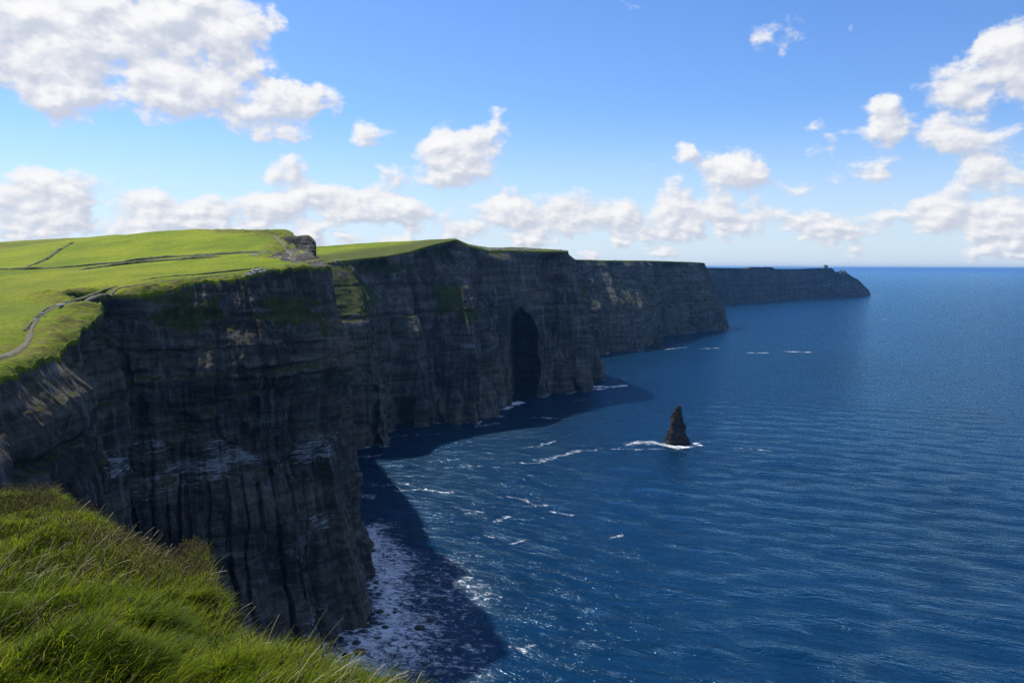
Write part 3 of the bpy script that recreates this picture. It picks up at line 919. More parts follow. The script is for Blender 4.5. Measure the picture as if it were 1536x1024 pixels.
def stack(name, prof, scale_px, base_pt, mat, label, seed, depth_ratio=.75, lean=0):
    """prof rows: (height m, left m, right m) relative to base point"""
    pr = np.array(prof, float)
    nz, na = 130, 150
    z = np.linspace(-4, pr[-1, 0], nz)
    L = np.interp(z, pr[:, 0], pr[:, 1]); Rr = np.interp(z, pr[:, 0], pr[:, 2])
    k = np.hanning(5); k /= k.sum()
    cx = (L + Rr) / 2; rad = (Rr - L) / 2
    a = np.linspace(0, 2 * np.pi, na, endpoint=False)
    A, Z = np.meshgrid(a, z, indexing='ij')
    s_ = A * 12
    rr = rad[None] * np.ones_like(A)
    ca, sa = np.cos(A), np.sin(A)
    sq = 1 / (np.abs(ca) ** 3 + np.abs(sa) ** 3) ** (1 / 3.0)
    hz = pr[-1, 0]
    d = .17 * fbm(ca * 1.6 + 5, sa * 1.6, Z / hz * 5, octaves=4, seed=seed) + .07 * (np.floor(4 * vnoise(ca * 2.2 + 9, sa * 2.2, Z / hz * 7, seed=seed + 9)) / 2)
    st = strata_disp(s_ * 1.5, Z * 2.2, seed, hz * 2.2, (2.5, 8), 1) * .085
    r2 = rr * (1 + d + st * np.clip(rr / 4, .5, 1))
    r2 += .5 * fbm(ca * rr / 2, sa * rr / 2, Z / 2, octaves=3, seed=seed + 4) * np.clip(rr / 3, .1, 1) * hz / 45
    X = cx[None] + r2 * ca * (.86 + .14 * sq); Y = r2 * sa * depth_ratio * sq
    G = np.stack([X, Y, Z], -1)
    cap = np.array([[cx[-1], 0, pr[-1, 0] + .3]])
    V = np.concatenate([G.reshape(-1, 3), cap])
    i = np.arange(na)
    tri = np.stack([i * nz + nz - 1, ((i + 1) % na) * nz + nz - 1, np.full(na, na * nz)], -1)
    top = np.concatenate([(sstep(.42, .9, Z / hz) * (.35 + .25 * vnoise(A * 3, Z / 4, seed=seed))).ravel(), [.6]])
    zero = np.zeros(len(V))
    o = make_mesh(name, V, [grid_faces(na, nz, True), tri], mat, dict(veg=top, lush=zero, guano=zero + .05, rough=zero))
    o.location = base_pt
    return tag(o, label, "sea stack")


d0 = STK_C[1]
mpp = d0 / F * 1.003
rows = [(515, 468, 690), (500, 462, 694), (485, 462, 682), (470, 463, 672), (455, 470, 662), (440, 475, 652), (410, 484, 645), (385, 498, 643), (372, 508, 642), (352, 511, 641), (330, 506, 634), (318, 508, 626), (290, 513, 620), (262, 524, 612), (240, 531, 610), (222, 540, 607), (205, 548, 605), (195, 560, 602), (184, 568, 598), (176, 572, 592)]
prof = [(-5, (468 - 573) * .1693 * mpp, (690 - 573) * .1693 * mpp)]
for (cy, l, r_) in rows:
    prof.append(((515 - cy) * .1693 * mpp * 1.02, (l - 573) * .1693 * mpp, (r_ - 573) * .1693 * mpp))
stack("sea_stack", prof, 1, (STK_C[0], STK_C[1] + 6, 0), M_STACK, "tall pointed sea stack standing alone in open blue water, foam round its foot", 51)
q = sea(984, 521)
m2 = q[1] / F
stack("sea_stack", [(-3, -14 * m2, 13 * m2), (0, -13 * m2, 12 * m2), (3 * m2, -11 * m2, 8 * m2), (7 * m2, -5 * m2, 4 * m2), (12 * m2, -3.4 * m2, 2 * m2), (17 * m2, -2 * m2, .5 * m2), (21 * m2, -1.2 * m2, -.6 * m2)], 1, (q[0], q[1] - 6, 0), M_STACK,
      "small dark pyramid rock at the foot of the third headland", 53)

# ------------------------------------------------------------------ boulders in the surf
BIG = [(630, 938, 17, 9, "largest round black boulder, alone outside the main surf"), (570, 914, 12, 8, "rounded dark boulder by the corner of the cliff foot, in white foam"), (578, 938, 11, 6, "low black boulder between the cliff corner and the largest boulder"),
       (567, 955, 13, 7, "domed black boulder in the foam nearest the cliff's end"), (557, 824, 13, 5, "flat dark boulder highest up the white surf beside the cliff"), (592, 916, 6, 6, "small dark boulder just right of the rounded one at the cliff corner"),
       (646, 928, 14, 4, "long low rock awash above the largest boulder"), (666, 896, 9, 5, "brown rock in the middle of a ring of foam"), (660, 863, 9, 5, "rock awash in an oval of foam, upper of the two ringed rocks")]
SMALL = [(558, 918, 12, 5), (560, 931, 14, 5), (552, 937, 16, 6), (545, 946, 16, 5), (535, 961, 14, 6), (549, 895, 6, 4), (552, 877, 8, 4), (564, 872, 9, 3), (546, 856, 5, 3), (548, 842, 8, 3), (562, 853, 6, 3), (572, 852, 5, 3), (543, 840, 5, 3), (549, 857, 5, 4), (591, 845, 5, 3), (586, 839, 4, 2),
         (609, 865, 7, 4), (565, 862, 4, 3), (596, 822, 7, 3), (585, 898, 5, 3), (583, 920, 4, 4), (540, 975, 18, 5), (520, 980, 14, 6), (568, 800, 8, 3), (575, 830, 5, 3), (556, 845, 5, 3), (551, 908, 6, 4), (602, 905, 6, 3)]
boul = [rock_mesh("boulder", 1, 110 + i, 3, (1, .85, .75), M_STONE_D, .38, 1.1) for i in range(6)]
BOUL = []
for i, b in enumerate(BIG + SMALL):
    px, py, w, h = b[:4]
    c = sea(px, py + h * .4)
    r_ = w / F * c[1] * .5
    o = put("boulder", boul[i % 6], (c[0], c[1], r_ * .08), i * 1.7)
    o.scale = (r_, r_ * 1.0, max(r_ * .55, h / F * c[1] * .55))
    o.rotation_euler = (0, 0, (i * .7) % .9 - .45)
    BOUL.append((c[0], c[1], r_))
    tag(o, b[4] if len(b) > 4 else "small dark wet boulder among white foam at the foot of the nearest cliff", "boulder", "boulders in the surf below the nearest headland")
for i, (px, py, w, lab) in enumerate([(905, 582, 9, "low skerry in the white water off the sea cave headland, nearer its tip"), (915, 581, 6, "outer low skerry in the white water off the sea cave headland")]):
    c = sea(px, py); r_ = w / F * c[1] * .5
    o = put("skerry", boul[i + 2], (c[0], c[1], .2), i); o.scale = (r_, r_ * .8, r_ * .45)
    tag(o, lab, "rock", "skerries off the sea cave headland")

# ------------------------------------------------------------------ sea
ang = np.concatenate([np.linspace(-38, 38, 760), np.linspace(38, 322, 90)[1:-1]]) * np.pi / 180
rad = np.concatenate([np.linspace(2, 240, 14)[:-1], np.geomspace(240, 2600, 640)[:-1], np.geomspace(2600, 7000, 170)[:-1], np.geomspace(7000, 118000, 60)])
A_, R_ = np.meshgrid(ang, rad, indexing='ij')
X, Y = R_ * np.sin(A_), R_ * np.cos(A_)
foam = np.zeros_like(X)
inview = (np.abs(((A_ + np.pi) % (2 * np.pi)) - np.pi) < R(39)) & (R_ > 250) & (R_ < 6500)


def add_foam(poly, w, a, pw=1.0):
    global foam
    p = np.array(poly)[:, :2]
    x0, y0 = p.min(0) - 3 * w; x1, y1 = p.max(0) + 3 * w
    sel = inview & (X > x0) & (X < x1) & (Y > y0) & (Y < y1)
    if not sel.any(): return
    xs, ys = X[sel], Y[sel]
    wx = xs + w * 1.5 * fbm(xs / (w * 3), ys / (w * 3), octaves=3, seed=401); wy = ys + w * 1.5 * fbm(xs / (w * 3) + 40, ys / (w * 3), octaves=3, seed=402)
    d = dist_poly(wx, wy, p)
    foam[sel] = np.maximum(foam[sel], a * np.exp(-(d / w) ** 2))


def streak(px, w, a):
    add_foam([sea(*q) for q in px], w * (1.5 if w < 7 else 1.0), a)


# surf at the feet of the cliffs
b1 = c1.G[:, 1]
add_foam(b1[(b1[:, 1] > 380) & (b1[:, 1] < 900)][::8], 6, .95)
b2 = c2.G[:, 1]; add_foam(b2[::8], 5.0, .88)
add_foam(c3.G[::8, 1], 9, .85); add_foam(c4.G[::8, 1], 16, .85)
# broad foam field below the first headland
streak([(545, 800), (560, 850), (575, 900), (580, 950), (560, 1000), (540, 1040)], 26, .98)
streak([(560, 830), (590, 850), (600, 900), (610, 960), (600, 1010)], 26, .86)
streak([(640, 850), (650, 920), (640, 1000)], 32, .58); streak([(690, 860), (700, 930), (690, 1010)], 30, .30); streak([(560, 700), (600, 740), (640, 790)], 34, .28)
streak([(530, 740), (545, 745), (560, 740)], 8, .72); streak([(520, 680), (545, 683), (580, 680)], 9, .68); streak([(520, 700), (540, 705)], 8, .55)
streak([(540, 800), (570, 795), (600, 800)], 10, .6); streak([(560, 1000), (620, 1005), (700, 1003), (730, 990)], 8, .62)
for (px, py, r_) in ((666, 896, 10), (660, 863, 9), (630, 938, 9), (646, 928, 8)):
    c = sea(px, py); streak([(px - 14, py), (px - 5, py - 5), (px + 10, py - 4), (px + 16, py + 1), (px + 5, py + 6), (px - 10, py + 5), (px - 14, py)], 2.4, .66)
for st_, w, a in (([(592, 735), (625, 733), (650, 735), (675, 737)], 2.2, .8), ([(560, 727), (600, 727), (625, 724)], 3, .6), ([(690, 697), (720, 699)], 2, .75), ([(640, 702), (690, 700), (722, 698)], 2.0, .7),
                  ([(765, 694), (800, 693), (830, 686), (862, 678), (900, 673), (1000, 673)], 2.2, .72), ([(812, 692), (840, 682), (868, 676)], 5, .72), ([(780, 672), (810, 668), (832, 661)], 2.4, .72), ([(640, 693), (700, 688), (745, 686)], 2, .6),
                  ([(765, 745), (782, 748), (796, 755), (825, 757)], 2.6, .74), ([(800, 757), (822, 758)], 3, .7), ([(825, 768), (850, 771), (862, 771)], 1.8, .85), ([(680, 757), (705, 766), (718, 770)], 2.5, .72), ([(700, 770), (715, 768)], 3, .72), ([(742, 780), (752, 778), (760, 776)], 2.5, .8),
                  ([(725, 687), (745, 690)], 2, .7), ([(765, 815), (790, 810)], 1.8, .7), ([(725, 802), (745, 805)], 1.8, .72), ([(915, 808), (930, 803), (928, 800)], 1.8, .72), ([(715, 735), (735, 733)], 2, .6),
                  ([(672, 862), (690, 873), (705, 868), (710, 865)], 2.4, .8), ([(660, 890), (680, 882), (700, 880), (718, 884)], 2.4, .75), ([(700, 965), (710, 972), (730, 968)], 3, .72), ([(770, 972), (790, 975), (800, 968)], 2.2, .7), ([(680, 945), (690, 955)], 3, .6), ([(890, 905), (910, 912)], 2, .5),
                  ([(812, 626), (835, 627)], 4, .8), ([(795, 626), (845, 628)], 4, .6), ([(862, 601), (885, 599)], 3, .7), ([(888, 579), (905, 580), (935, 578)], 6, 1.35), ([(893, 584), (915, 580), (940, 577)], 5, 1.1), ([(748, 611), (765, 605), (785, 603)], 6, 1.35), ([(745, 613), (762, 611)], 5, 1.3), ([(720, 638), (738, 634)], 5, .7),
                  ([(900, 604), (915, 602)], 2.5, .7), ([(1000, 524), (1030, 521)], 5, .75), ([(1045, 523), (1080, 522)], 4.5, .8), ([(1118, 529), (1152, 529)], 6, 1.0), ([(1180, 527), (1215, 528)], 7, 1.15), ([(985, 513), (1015, 513)], 5, .7), ([(1000, 503), (1040, 499)], 6, .8), ([(1015, 517), (1035, 515)], 4, .7),
                  ([(1320, 478), (1326, 479)], 6, .8), ([(1240, 446), (1265, 445)], 16, .75), ([(1290, 443.8), (1312, 443.6)], 16, .9), ([(1100, 456), (1130, 455)], 14, .75), ([(560, 660), (600, 653), (640, 651), (660, 650)], 2.6, .68), ([(575, 664), (630, 656)], 3, .5),
                  # ring and wake of the stack
                  ([(942, 664), (960, 662), (985, 662), (1000, 664)], 5, .8), ([(942, 666), (970, 667), (1000, 667)], 3.0, .66), ([(998, 667), (1004, 670), (1030, 670.5), (1048, 669), (1050, 665)], 3.4, 1.15), ([(948, 664), (975, 663), (1000, 666)], 4.5, .8), ([(985, 666), (1000, 668), (1015, 671)], 3, .9), ([(1085, 671), (1110, 672), (1140, 674), (1156, 677)], 2.0, .78), ([(1140, 675), (1156, 677)], 2.6, .9), ([(1010, 674), (1024, 674)], 1.6, .8), ([(925, 672), (950, 669)], 2, .6)):
    streak(st_, w, a)
Zs = np.zeros_like(X)
near = np.clip((1400 - R_) / 700, 0, 1) * (R_ > 230)
wr = np.random.default_rng(5)
for k in range(26):
    lam = wr.uniform(16, 48); th = R(248) + wr.normal(0, .38)
    kx, ky = math.cos(th) * 2 * math.pi / lam, math.sin(th) * 2 * math.pi / lam
    Zs += near * lam * .0032 * np.sin(kx * X + ky * Y + wr.uniform(0, 6.28))
G = np.stack([X, Y, Zs], -1)


def mat_sea():
    m, t, b = material("sea_water")
    p = t.new('ShaderNodeNewGeometry').outputs['Position']
    rot = t.new('ShaderNodeVectorRotate', rotation_type='Z_AXIS')
    t.link(p, rot.inputs['Vector']); rot.inputs['Angle'].default_value = R(22)
    pr = rot.outputs[0]
    n1 = t.noise(t.scaled(pr, (.014, .036, 0)), 1.0, 3, .5, .3)
    n2 = t.noise(t.scaled(pr, (.042, .11, 0)), 1.0, 5, .62, .6)
    rg = t.math('SUBTRACT', 1.0, t.math('ABSOLUTE', t.math('MULTIPLY', t.math('SUBTRACT', n2, .5), 2.4)))
    n3 = t.noise(t.scaled(pr, (.16, .40, 0)), 1.0, 3, .6, .3)
    h = t.math('ADD', t.math('MULTIPLY', n1, 1.6), t.math('ADD', t.math('MULTIPLY', rg, 1.7), t.math('MULTIPLY', n3, .55)))
    f = t.attr('foam')
    fn = t.noise(t.scaled(pr, (.16, .26, 0)), 1.0, 7, .68, .9)
    fn2 = t.noise(t.scaled(pr, (.9, 1.3, 0)), 1.0, 4, .7, .5)
    tot = t.math('ADD', t.math('MULTIPLY', fn, .75), t.math('MULTIPLY', fn2, .35))
    fm = t.step(t.math('ADD', t.math('MULTIPLY', f, .60), t.math('MULTIPLY', t.math('SUBTRACT', tot, .55), 1.75)), .34, .66)
    fm = t.math('MULTIPLY', fm, t.step(f, .06, .35))
    milk = t.math('MULTIPLY', t.step(f, .3, .95), .2)
    big = t.noise(t.scaled(p, (.0035, .0022, 0)), 1.0, 4, .55)
    base = t.mix(t.step(big, .35, .65), (0.0008, 0.018, 0.048), (0.001, 0.024, 0.066))
    base = t.mix(milk, base, (0.10, 0.15, 0.19))
    base = t.mix(fm, base, (0.80, 0.81, 0.82))
    nrm = t.bump(t.math('ADD', h, t.math('MULTIPLY', fm, .2)), 1.0, 1.0)
    df = t.new('ShaderNodeBsdfDiffuse'); t.link(base, df.inputs['Color']); t.link(nrm, df.inputs['Normal'])
    gl = t.new('ShaderNodeBsdfGlossy'); gl.inputs['Color'].default_value = (.44, .76, 1.0, 1); gl.inputs['Roughness'].default_value = .12; t.link(nrm, gl.inputs['Normal'])
    fr = t.new('ShaderNodeFresnel'); fr.inputs['IOR'].default_value = 1.333; t.link(nrm, fr.inputs['Normal'])
    mx = t.new('ShaderNodeMixShader')
    t.link(t.math('MULTIPLY', t.math('MULTIPLY', fr.outputs[0], t.math('SUBTRACT', 1.0, t.math('MULTIPLY', fm, .9))), .92), mx.inputs[0])
    t.link(df.outputs[0], mx.inputs[1]); t.link(gl.outputs[0], mx.inputs[2])
    t.n.remove(b)
    t.link(mx.outputs[0], t.n['Material Output'].inputs[0])
    return m


na, nr_ = A_.shape
o = make_mesh("sea", G, grid_faces(na, nr_, True), mat_sea(), dict(foam=foam))
tag(o, "dark blue wind-rippled sea with foam streaks, out to the horizon", "sea", None, 'structure')
# ------------------------------------------------------------------ near grassy brow
EDGE = [(-900, 640, 34), (-300, 722, 30), (0, 757, 27), (56, 759, 26), (78, 777, 24.5), (142, 800, 22.5), (158, 812, 22), (222, 838, 20.5), (248, 868, 19.2), (276, 878, 18.4), (297, 888, 17.6),
        (301, 930, 16.0), (312, 950, 13.6), (360, 966, 12.9), (458, 1004, 11.6), (585, 1048, 10.6), (700, 1120, 9.6), (900, 1160, 8.8), (1300, 1260, 7.6), (2200, 1500, 6)]
E = np.array(EDGE, float)
Ek = (E[:, 0] - 768) / F
Ez = np.array([at(a, b, c)[2] for a, b, c in EDGE])


def ground(k, q):
    """k = x / y ratio, q = fraction of the way to the brow (1 = brow)"""
    kk = k + .004 * vnoise(k * 60, q * 3, seed=501)
    Ye = np.interp(kk, Ek, E[:, 2]); ze = np.interp(kk, Ek, Ez)
    y = q * Ye
    x = k * y
    z0 = 196.7
    qq = np.clip(q, 0, 1)
    z = z0 + (ze - z0) * qq
    z = z - .5 * sstep(.82, 1, q) + .45 * sstep(0.1, .8, q) * sstep(1.05, .8, q)
    z = z + (.24 * fbm(x / 2.2, y / 2.2, octaves=3, seed=502) + .22 * vnoise(x / 1.3, y / 1.3, seed=506)) * sstep(3, 6, y) + .20 * np.abs(vnoise(x / .9, y / .9, seed=503)) * sstep(4, 7, y) + .05 * vnoise(x / .35, y / .35, seed=504)
    z = z + .85 * np.exp(-((k + .405) / .028) ** 2 - ((q - .95) / .07) ** 2) + .35 * np.exp(-((k + .60) / .05) ** 2 - ((q - .97) / .05) ** 2)
    z = z + (.38 * vnoise(k * 42, q * 2, seed=507) + .16 * vnoise(k * 120, q * 5, seed=508)) * np.exp(-((q - .96) / .07) ** 2)
    over = np.clip(q - 1, 0, 10) * Ye
    z = z - over * 1.1 - over ** 2 * .5
    return x, y, z


ks = np.concatenate([np.linspace(-1.5, -.72, 40)[:-1], np.linspace(-.72, .02, 430), np.linspace(.02, 1.3, 60)[1:]])
qs = np.concatenate([np.linspace(.02, .3, 12)[:-1], np.linspace(.3, 1.0, 190), np.linspace(1.0, 1.35, 46)[1:]])
Kg, Qg = np.meshgrid(ks, qs, indexing='ij')
gx, gy, gz = ground(Kg, Qg)
Gd = np.stack([gx, gy, gz], -1)
skirt = [Gd[:, -1:] * 1.0]
lastp = Gd[:, -1:].copy()
for dz, out in ((-8, 2), (-30, 5), (-90, 14), (-205, 26)):
    q_ = lastp.copy(); nrm_ = lastp[..., :2] / np.linalg.norm(lastp[..., :2], axis=-1, keepdims=True)
    q_[..., :2] += nrm_ * out * .15 + 1.2 * np.stack([vnoise(lastp[..., 0] / 3, lastp[..., 1] / 3 + dz, seed=505)] * 2, -1); q_[..., 2] += dz
    skirt.append(q_)
Gd = np.concatenate([Gd] + skirt[1:], 1)
M_SOIL = mat_simple("turf_ground", (0.016, 0.024, 0.006), (0.045, 0.058, 0.012), 1.8, bump=.8, dist=.1)
o = make_mesh("ground", Gd, grid_faces(*Gd.shape[:2]), M_SOIL)
tag(o, "grassy brow of turf in front, falling away to the cliff edge", "ground", None, 'structure')


def blade_mat(name, stops, rough=.55, trans=.5):
    m, t, b = material(name)
    a = t.attr('tone')
    r_ = t.new('ShaderNodeValToRGB'); t.link(a, r_.inputs[0])
    el = r_.color_ramp.elements
    el[0].position, el[0].color = stops[0][0], (*stops[0][1], 1)
    el[1].position, el[1].color = stops[-1][0], (*stops[-1][1], 1)
    for p_, c_ in stops[1:-1]:
        e_ = el.new(p_); e_.color = (*c_, 1)
    t.link(r_.outputs[0], b.inputs['Base Color'])
    b.inputs['Roughness'].default_value = rough; b.inputs['Specular IOR Level'].default_value = .1
    tr = t.new('ShaderNodeBsdfTranslucent'); t.link(r_.outputs[0], tr.inputs[0])
    mx = t.new('ShaderNodeMixShader'); mx.inputs[0].default_value = trans
    t.link(b.outputs[0], mx.inputs[1]); t.link(tr.outputs[0], mx.inputs[2])
    t.link(mx.outputs[0], t.n['Material Output'].inputs[0])
    return m


def blades(name, x, y, z, length, width, lean, bend, heading, tone, mat, nseg=3, tip=0.1, sink=.03):
    """curved ribbon blades"""
    n = len(x)
    face = rng.uniform(0, 2 * np.pi, n)
    wv = np.stack([np.cos(face), np.sin(face), np.zeros(n)], 1)
    hd = np.stack([np.cos(heading), np.sin(heading)], 1)
    V = np.empty((n, (nseg + 1) * 2, 3), np.float32)
    px, py, pz = x.copy(), y.copy(), z - sink
    for i in range(nseg + 1):
        f = i / nseg
        w = width * (1 - f * (1 - tip)) * .5
        V[:, 2 * i] = np.stack([px, py, pz], 1) - wv * w[:, None]
        V[:, 2 * i + 1] = np.stack([px, py, pz], 1) + wv * w[:, None]
        th = lean + bend * f
        dl = length / nseg
        px = px + hd[:, 0] * np.sin(th) * dl; py = py + hd[:, 1] * np.sin(th) * dl; pz = pz + np.cos(th) * dl
    nv = (nseg + 1) * 2
    i = np.arange(n)[:, None] * nv
    Fq = np.concatenate([np.stack([i + 2 * k, i + 2 * k + 1, i + 2 * k + 3, i + 2 * k + 2], -1) for k in range(nseg)], 1).reshape(-1, 4)
    T = np.repeat(tone, nv)
    return make_mesh(name, V, Fq, mat, dict(tone=T))


def sample_ground(n, kmin=-.71, kmax=.0, qmin=.3, qmax=1.10, pw=1.0, keep=None):
    k = rng.uniform(kmin, kmax, n); q = rng.uniform(qmin, qmax, n)
    Ye = np.interp(k, Ek, E[:, 2]); y = q * Ye
    pr_ = (y * Ye) / (y * Ye).max()                # area weight
    pr_ = pr_ * np.clip(14 / y, .3, 1.6) ** pw
    ok = rng.random(n) < pr_ / pr_.max()
    ok &= (q * 0 + y > 5.2)
    k, q = k[ok], q[ok]
    x, y, z = ground(k, q)
    if keep is not None:
        w = rng.random(len(x)) < keep(x, y, q)
        x, y, z, q = x[w], y[w], z[w], q[w]
    return x, y, z, q


x, y, z, q = sample_ground(1150000, pw=1.2)
clump = fbm(x / .55, y / .55, octaves=2, seed=510)
zone = fbm(x / 2.6 + 3, y / 2.6, octaves=3, seed=511)
brownz = sstep(.05, .5, fbm(x / 3.0 - 9, y / 3.0, octaves=3, seed=512) + .9 * np.exp(-(((x + 6.6) / 2.0) ** 2 + ((y - 16.2) / 2.2) ** 2)) - .15)
L = (.22 + .15 * rng.random(len(x))) * (1 + .8 * clump) * (1 - .55 * brownz)
L *= np.where(y > 16, .85, 1.0)
edge = sstep(.9, 1.0, q)
head = R(-12) + .8 * fbm(x / 1.1, y / 1.1, octaves=2, seed=513) * 2 + rng.normal(0, .45, len(x))
lean = .15 + .35 * rng.random(len(x)) + .25 * sstep(-.2, .5, clump)
bend = .5 + .9 * rng.random(len(x))
W = (.010 + .011 * rng.random(len(x))) * np.clip(y / 11, .8, 1.5)
tone = .42 + .34 * zone + .20 * rng.normal(0, 1, len(x)) + .14 * clump
tone = np.clip(tone, 0.02, .80) * (1 - brownz * .0)
dry = rng.random(len(x)) < (.04 + .28 * brownz + .10 * edge)
tone = np.where(dry, .88 + .12 * rng.random(len(x)), tone)
M_GRASS = blade_mat("grass_blade", [(0, (0.020, 0.042, 0.005)), (.25, (0.052, 0.100, 0.006)), (.5, (0.135, 0.200, 0.008)), (.8, (0.265, 0.295, 0.014)), (.88, (0.110, 0.085, 0.030)), (1, (0.24, 0.20, 0.085))])
o = blades("grass", x, y, z, L, W, lean, bend, head, tone, M_GRASS)
tag(o, "long green windblown grass covering the near brow", "grass", None, 'stuff')
print("grass blades", len(x))

# coarse broad blades standing out of the sward
x, y, z, q = sample_ground(60000, pw=1.6, qmax=1.0)
n = len(x)
head = R(-5) + rng.normal(0, .7, n)
tone = np.clip(.62 + .2 * rng.normal(0, 1, n), .1, .80)
tone = np.where(rng.random(n) < .12, .95, tone)
o = blades("grass", x, y, z, .30 + .26 * rng.random(n), .016 + .012 * rng.random(n), .1 + .4 * rng.random(n), .6 + 1.0 * rng.random(n), head, tone, M_GRASS, nseg=4, tip=.08)
tag(o, "coarse bright broad blades standing out of the near grass", "grass", None, 'stuff')

# dry seed stalks, in drifts
def keep(x, y, q):
    d = sstep(.0, .45, fbm(x / 1.7 + 20, y / 1.7, octaves=3, seed=520) + .55 * np.exp(-(((x + 7.4) / 1.6) ** 2 + ((y - 13.2) / 1.6) ** 2)) - .12)
    return .05 + .95 * d


x, y, z, q = sample_ground(9000, pw=.6, keep=keep)
n = len(x)
lean = .1 + .5 * rng.random(n); bend = .3 + 1.1 * rng.random(n); head = R(8) + rng.normal(0, .55, n)
L = .42 + .42 * rng.random(n)
M_DRY = blade_mat("dry_stalk", [(0, (0.13, 0.10, 0.045)), (.5, (0.30, 0.26, 0.13)), (1, (0.44, 0.40, 0.23))], .7, .2)
o = blades("dry_grass", x, y, z, L, np.full(n, 0.012) * np.clip(y / 11, .8, 1.5), lean, bend, head, rng.random(n), M_DRY, nseg=5, tip=.75)
tag(o, "straw-coloured dry grass stalks standing above the green grass", "dry grass", None, 'stuff')

# low brown weeds with small leaves
def keepw(x, y, q):
    return np.clip(1.2 * np.exp(-(((x + 6.6) / 2.0) ** 2 + ((y - 16.0) / 2.0) ** 2)) + .7 * np.exp(-(((x + 12) / 2.5) ** 2 + ((y - 20.5) / 1.8) ** 2)) + 1.0 * np.exp(-(((x / y + .40) / .03) ** 2 + ((q - .95) / .08) ** 2)) + .05, 0, 1)


x, y, z, q = sample_ground(90000, pw=.2, keep=keepw)
xs, ys, zs, tn = [], [], [], []
for k in range(9):
    f = (k + .5) / 9
    xs.append(x + rng.normal(0, .05 + .03 * f, len(x))); ys.append(y + rng.normal(0, .05 + .03 * f, len(x))); zs.append(z - .02 + f * (.42 + .16 * rng.random(len(x)))); tn.append(rng.random(len(x)) * (.5 + .5 * f))
x, y, z, tn = map(np.concatenate, (xs, ys, zs, tn))
n = len(x)
M_WEED = blade_mat("weed_leaf", [(0, (0.030, 0.034, 0.010)), (.5, (0.075, 0.062, 0.022)), (1, (0.15, 0.115, 0.045))], .8, .25)
o = blades("undergrowth", x, y, z, .035 + .05 * rng.random(n), .012 + .014 * rng.random(n), rng.uniform(0, 1.6, n), rng.uniform(-.5, 1, n), rng.uniform(0, 6.28, n), tn, M_WEED, nseg=2, tip=.3, sink=0)
tag(o, "brownish low weeds among the grass near the edge of the brow", "undergrowth", None, 'stuff')
# ------------------------------------------------------------------ light, sky, air
SUN_AZ, SUN_EL = R(-48), R(53)          # azimuth from straight ahead (+Y), negative = left
sd = Vector((math.sin(SUN_AZ) * math.cos(SUN_EL), math.cos(SUN_AZ) * math.cos(SUN_EL), math.sin(SUN_EL)))
sun = bpy.data.lights.new("sun", 'SUN'); sun.energy = 4.3; sun.angle = R(1.0); sun.color = (1.0, .95, .86)
so = bpy.data.objects.new("sun", sun); COL.objects.link(so)
so.rotation_euler = (-sd).to_track_quat('-Z', 'Y').to_euler()
so.location = (-3000, 2000, 3000)

W = bpy.data.worlds.new("World"); scene.world = W; W.use_nodes = True
t = NT(W.node_tree); t.n.clear()
out = t.new('ShaderNodeOutputWorld')
sky = t.new('ShaderNodeTexSky', sky_type='NISHITA')
sky.sun_disc = False; sky.sun_elevation = SUN_EL; sky.sun_rotation = SUN_AZ
sky.altitude = 200; sky.air_density = 1.0; sky.dust_density = .35; sky.ozone_density = 2.0
hs = t.new('ShaderNodeHueSaturation'); hs.inputs['Saturation'].default_value = 1.15; hs.inputs['Value'].default_value = 1.0
t.link(sky.outputs[0], hs.inputs['Color'])
bg1 = t.new('ShaderNodeBackground'); bg1.inputs['Strength'].default_value = .108
SKYC = t.vmath('MULTIPLY', hs.outputs[0], (.68, .81, 1.06))

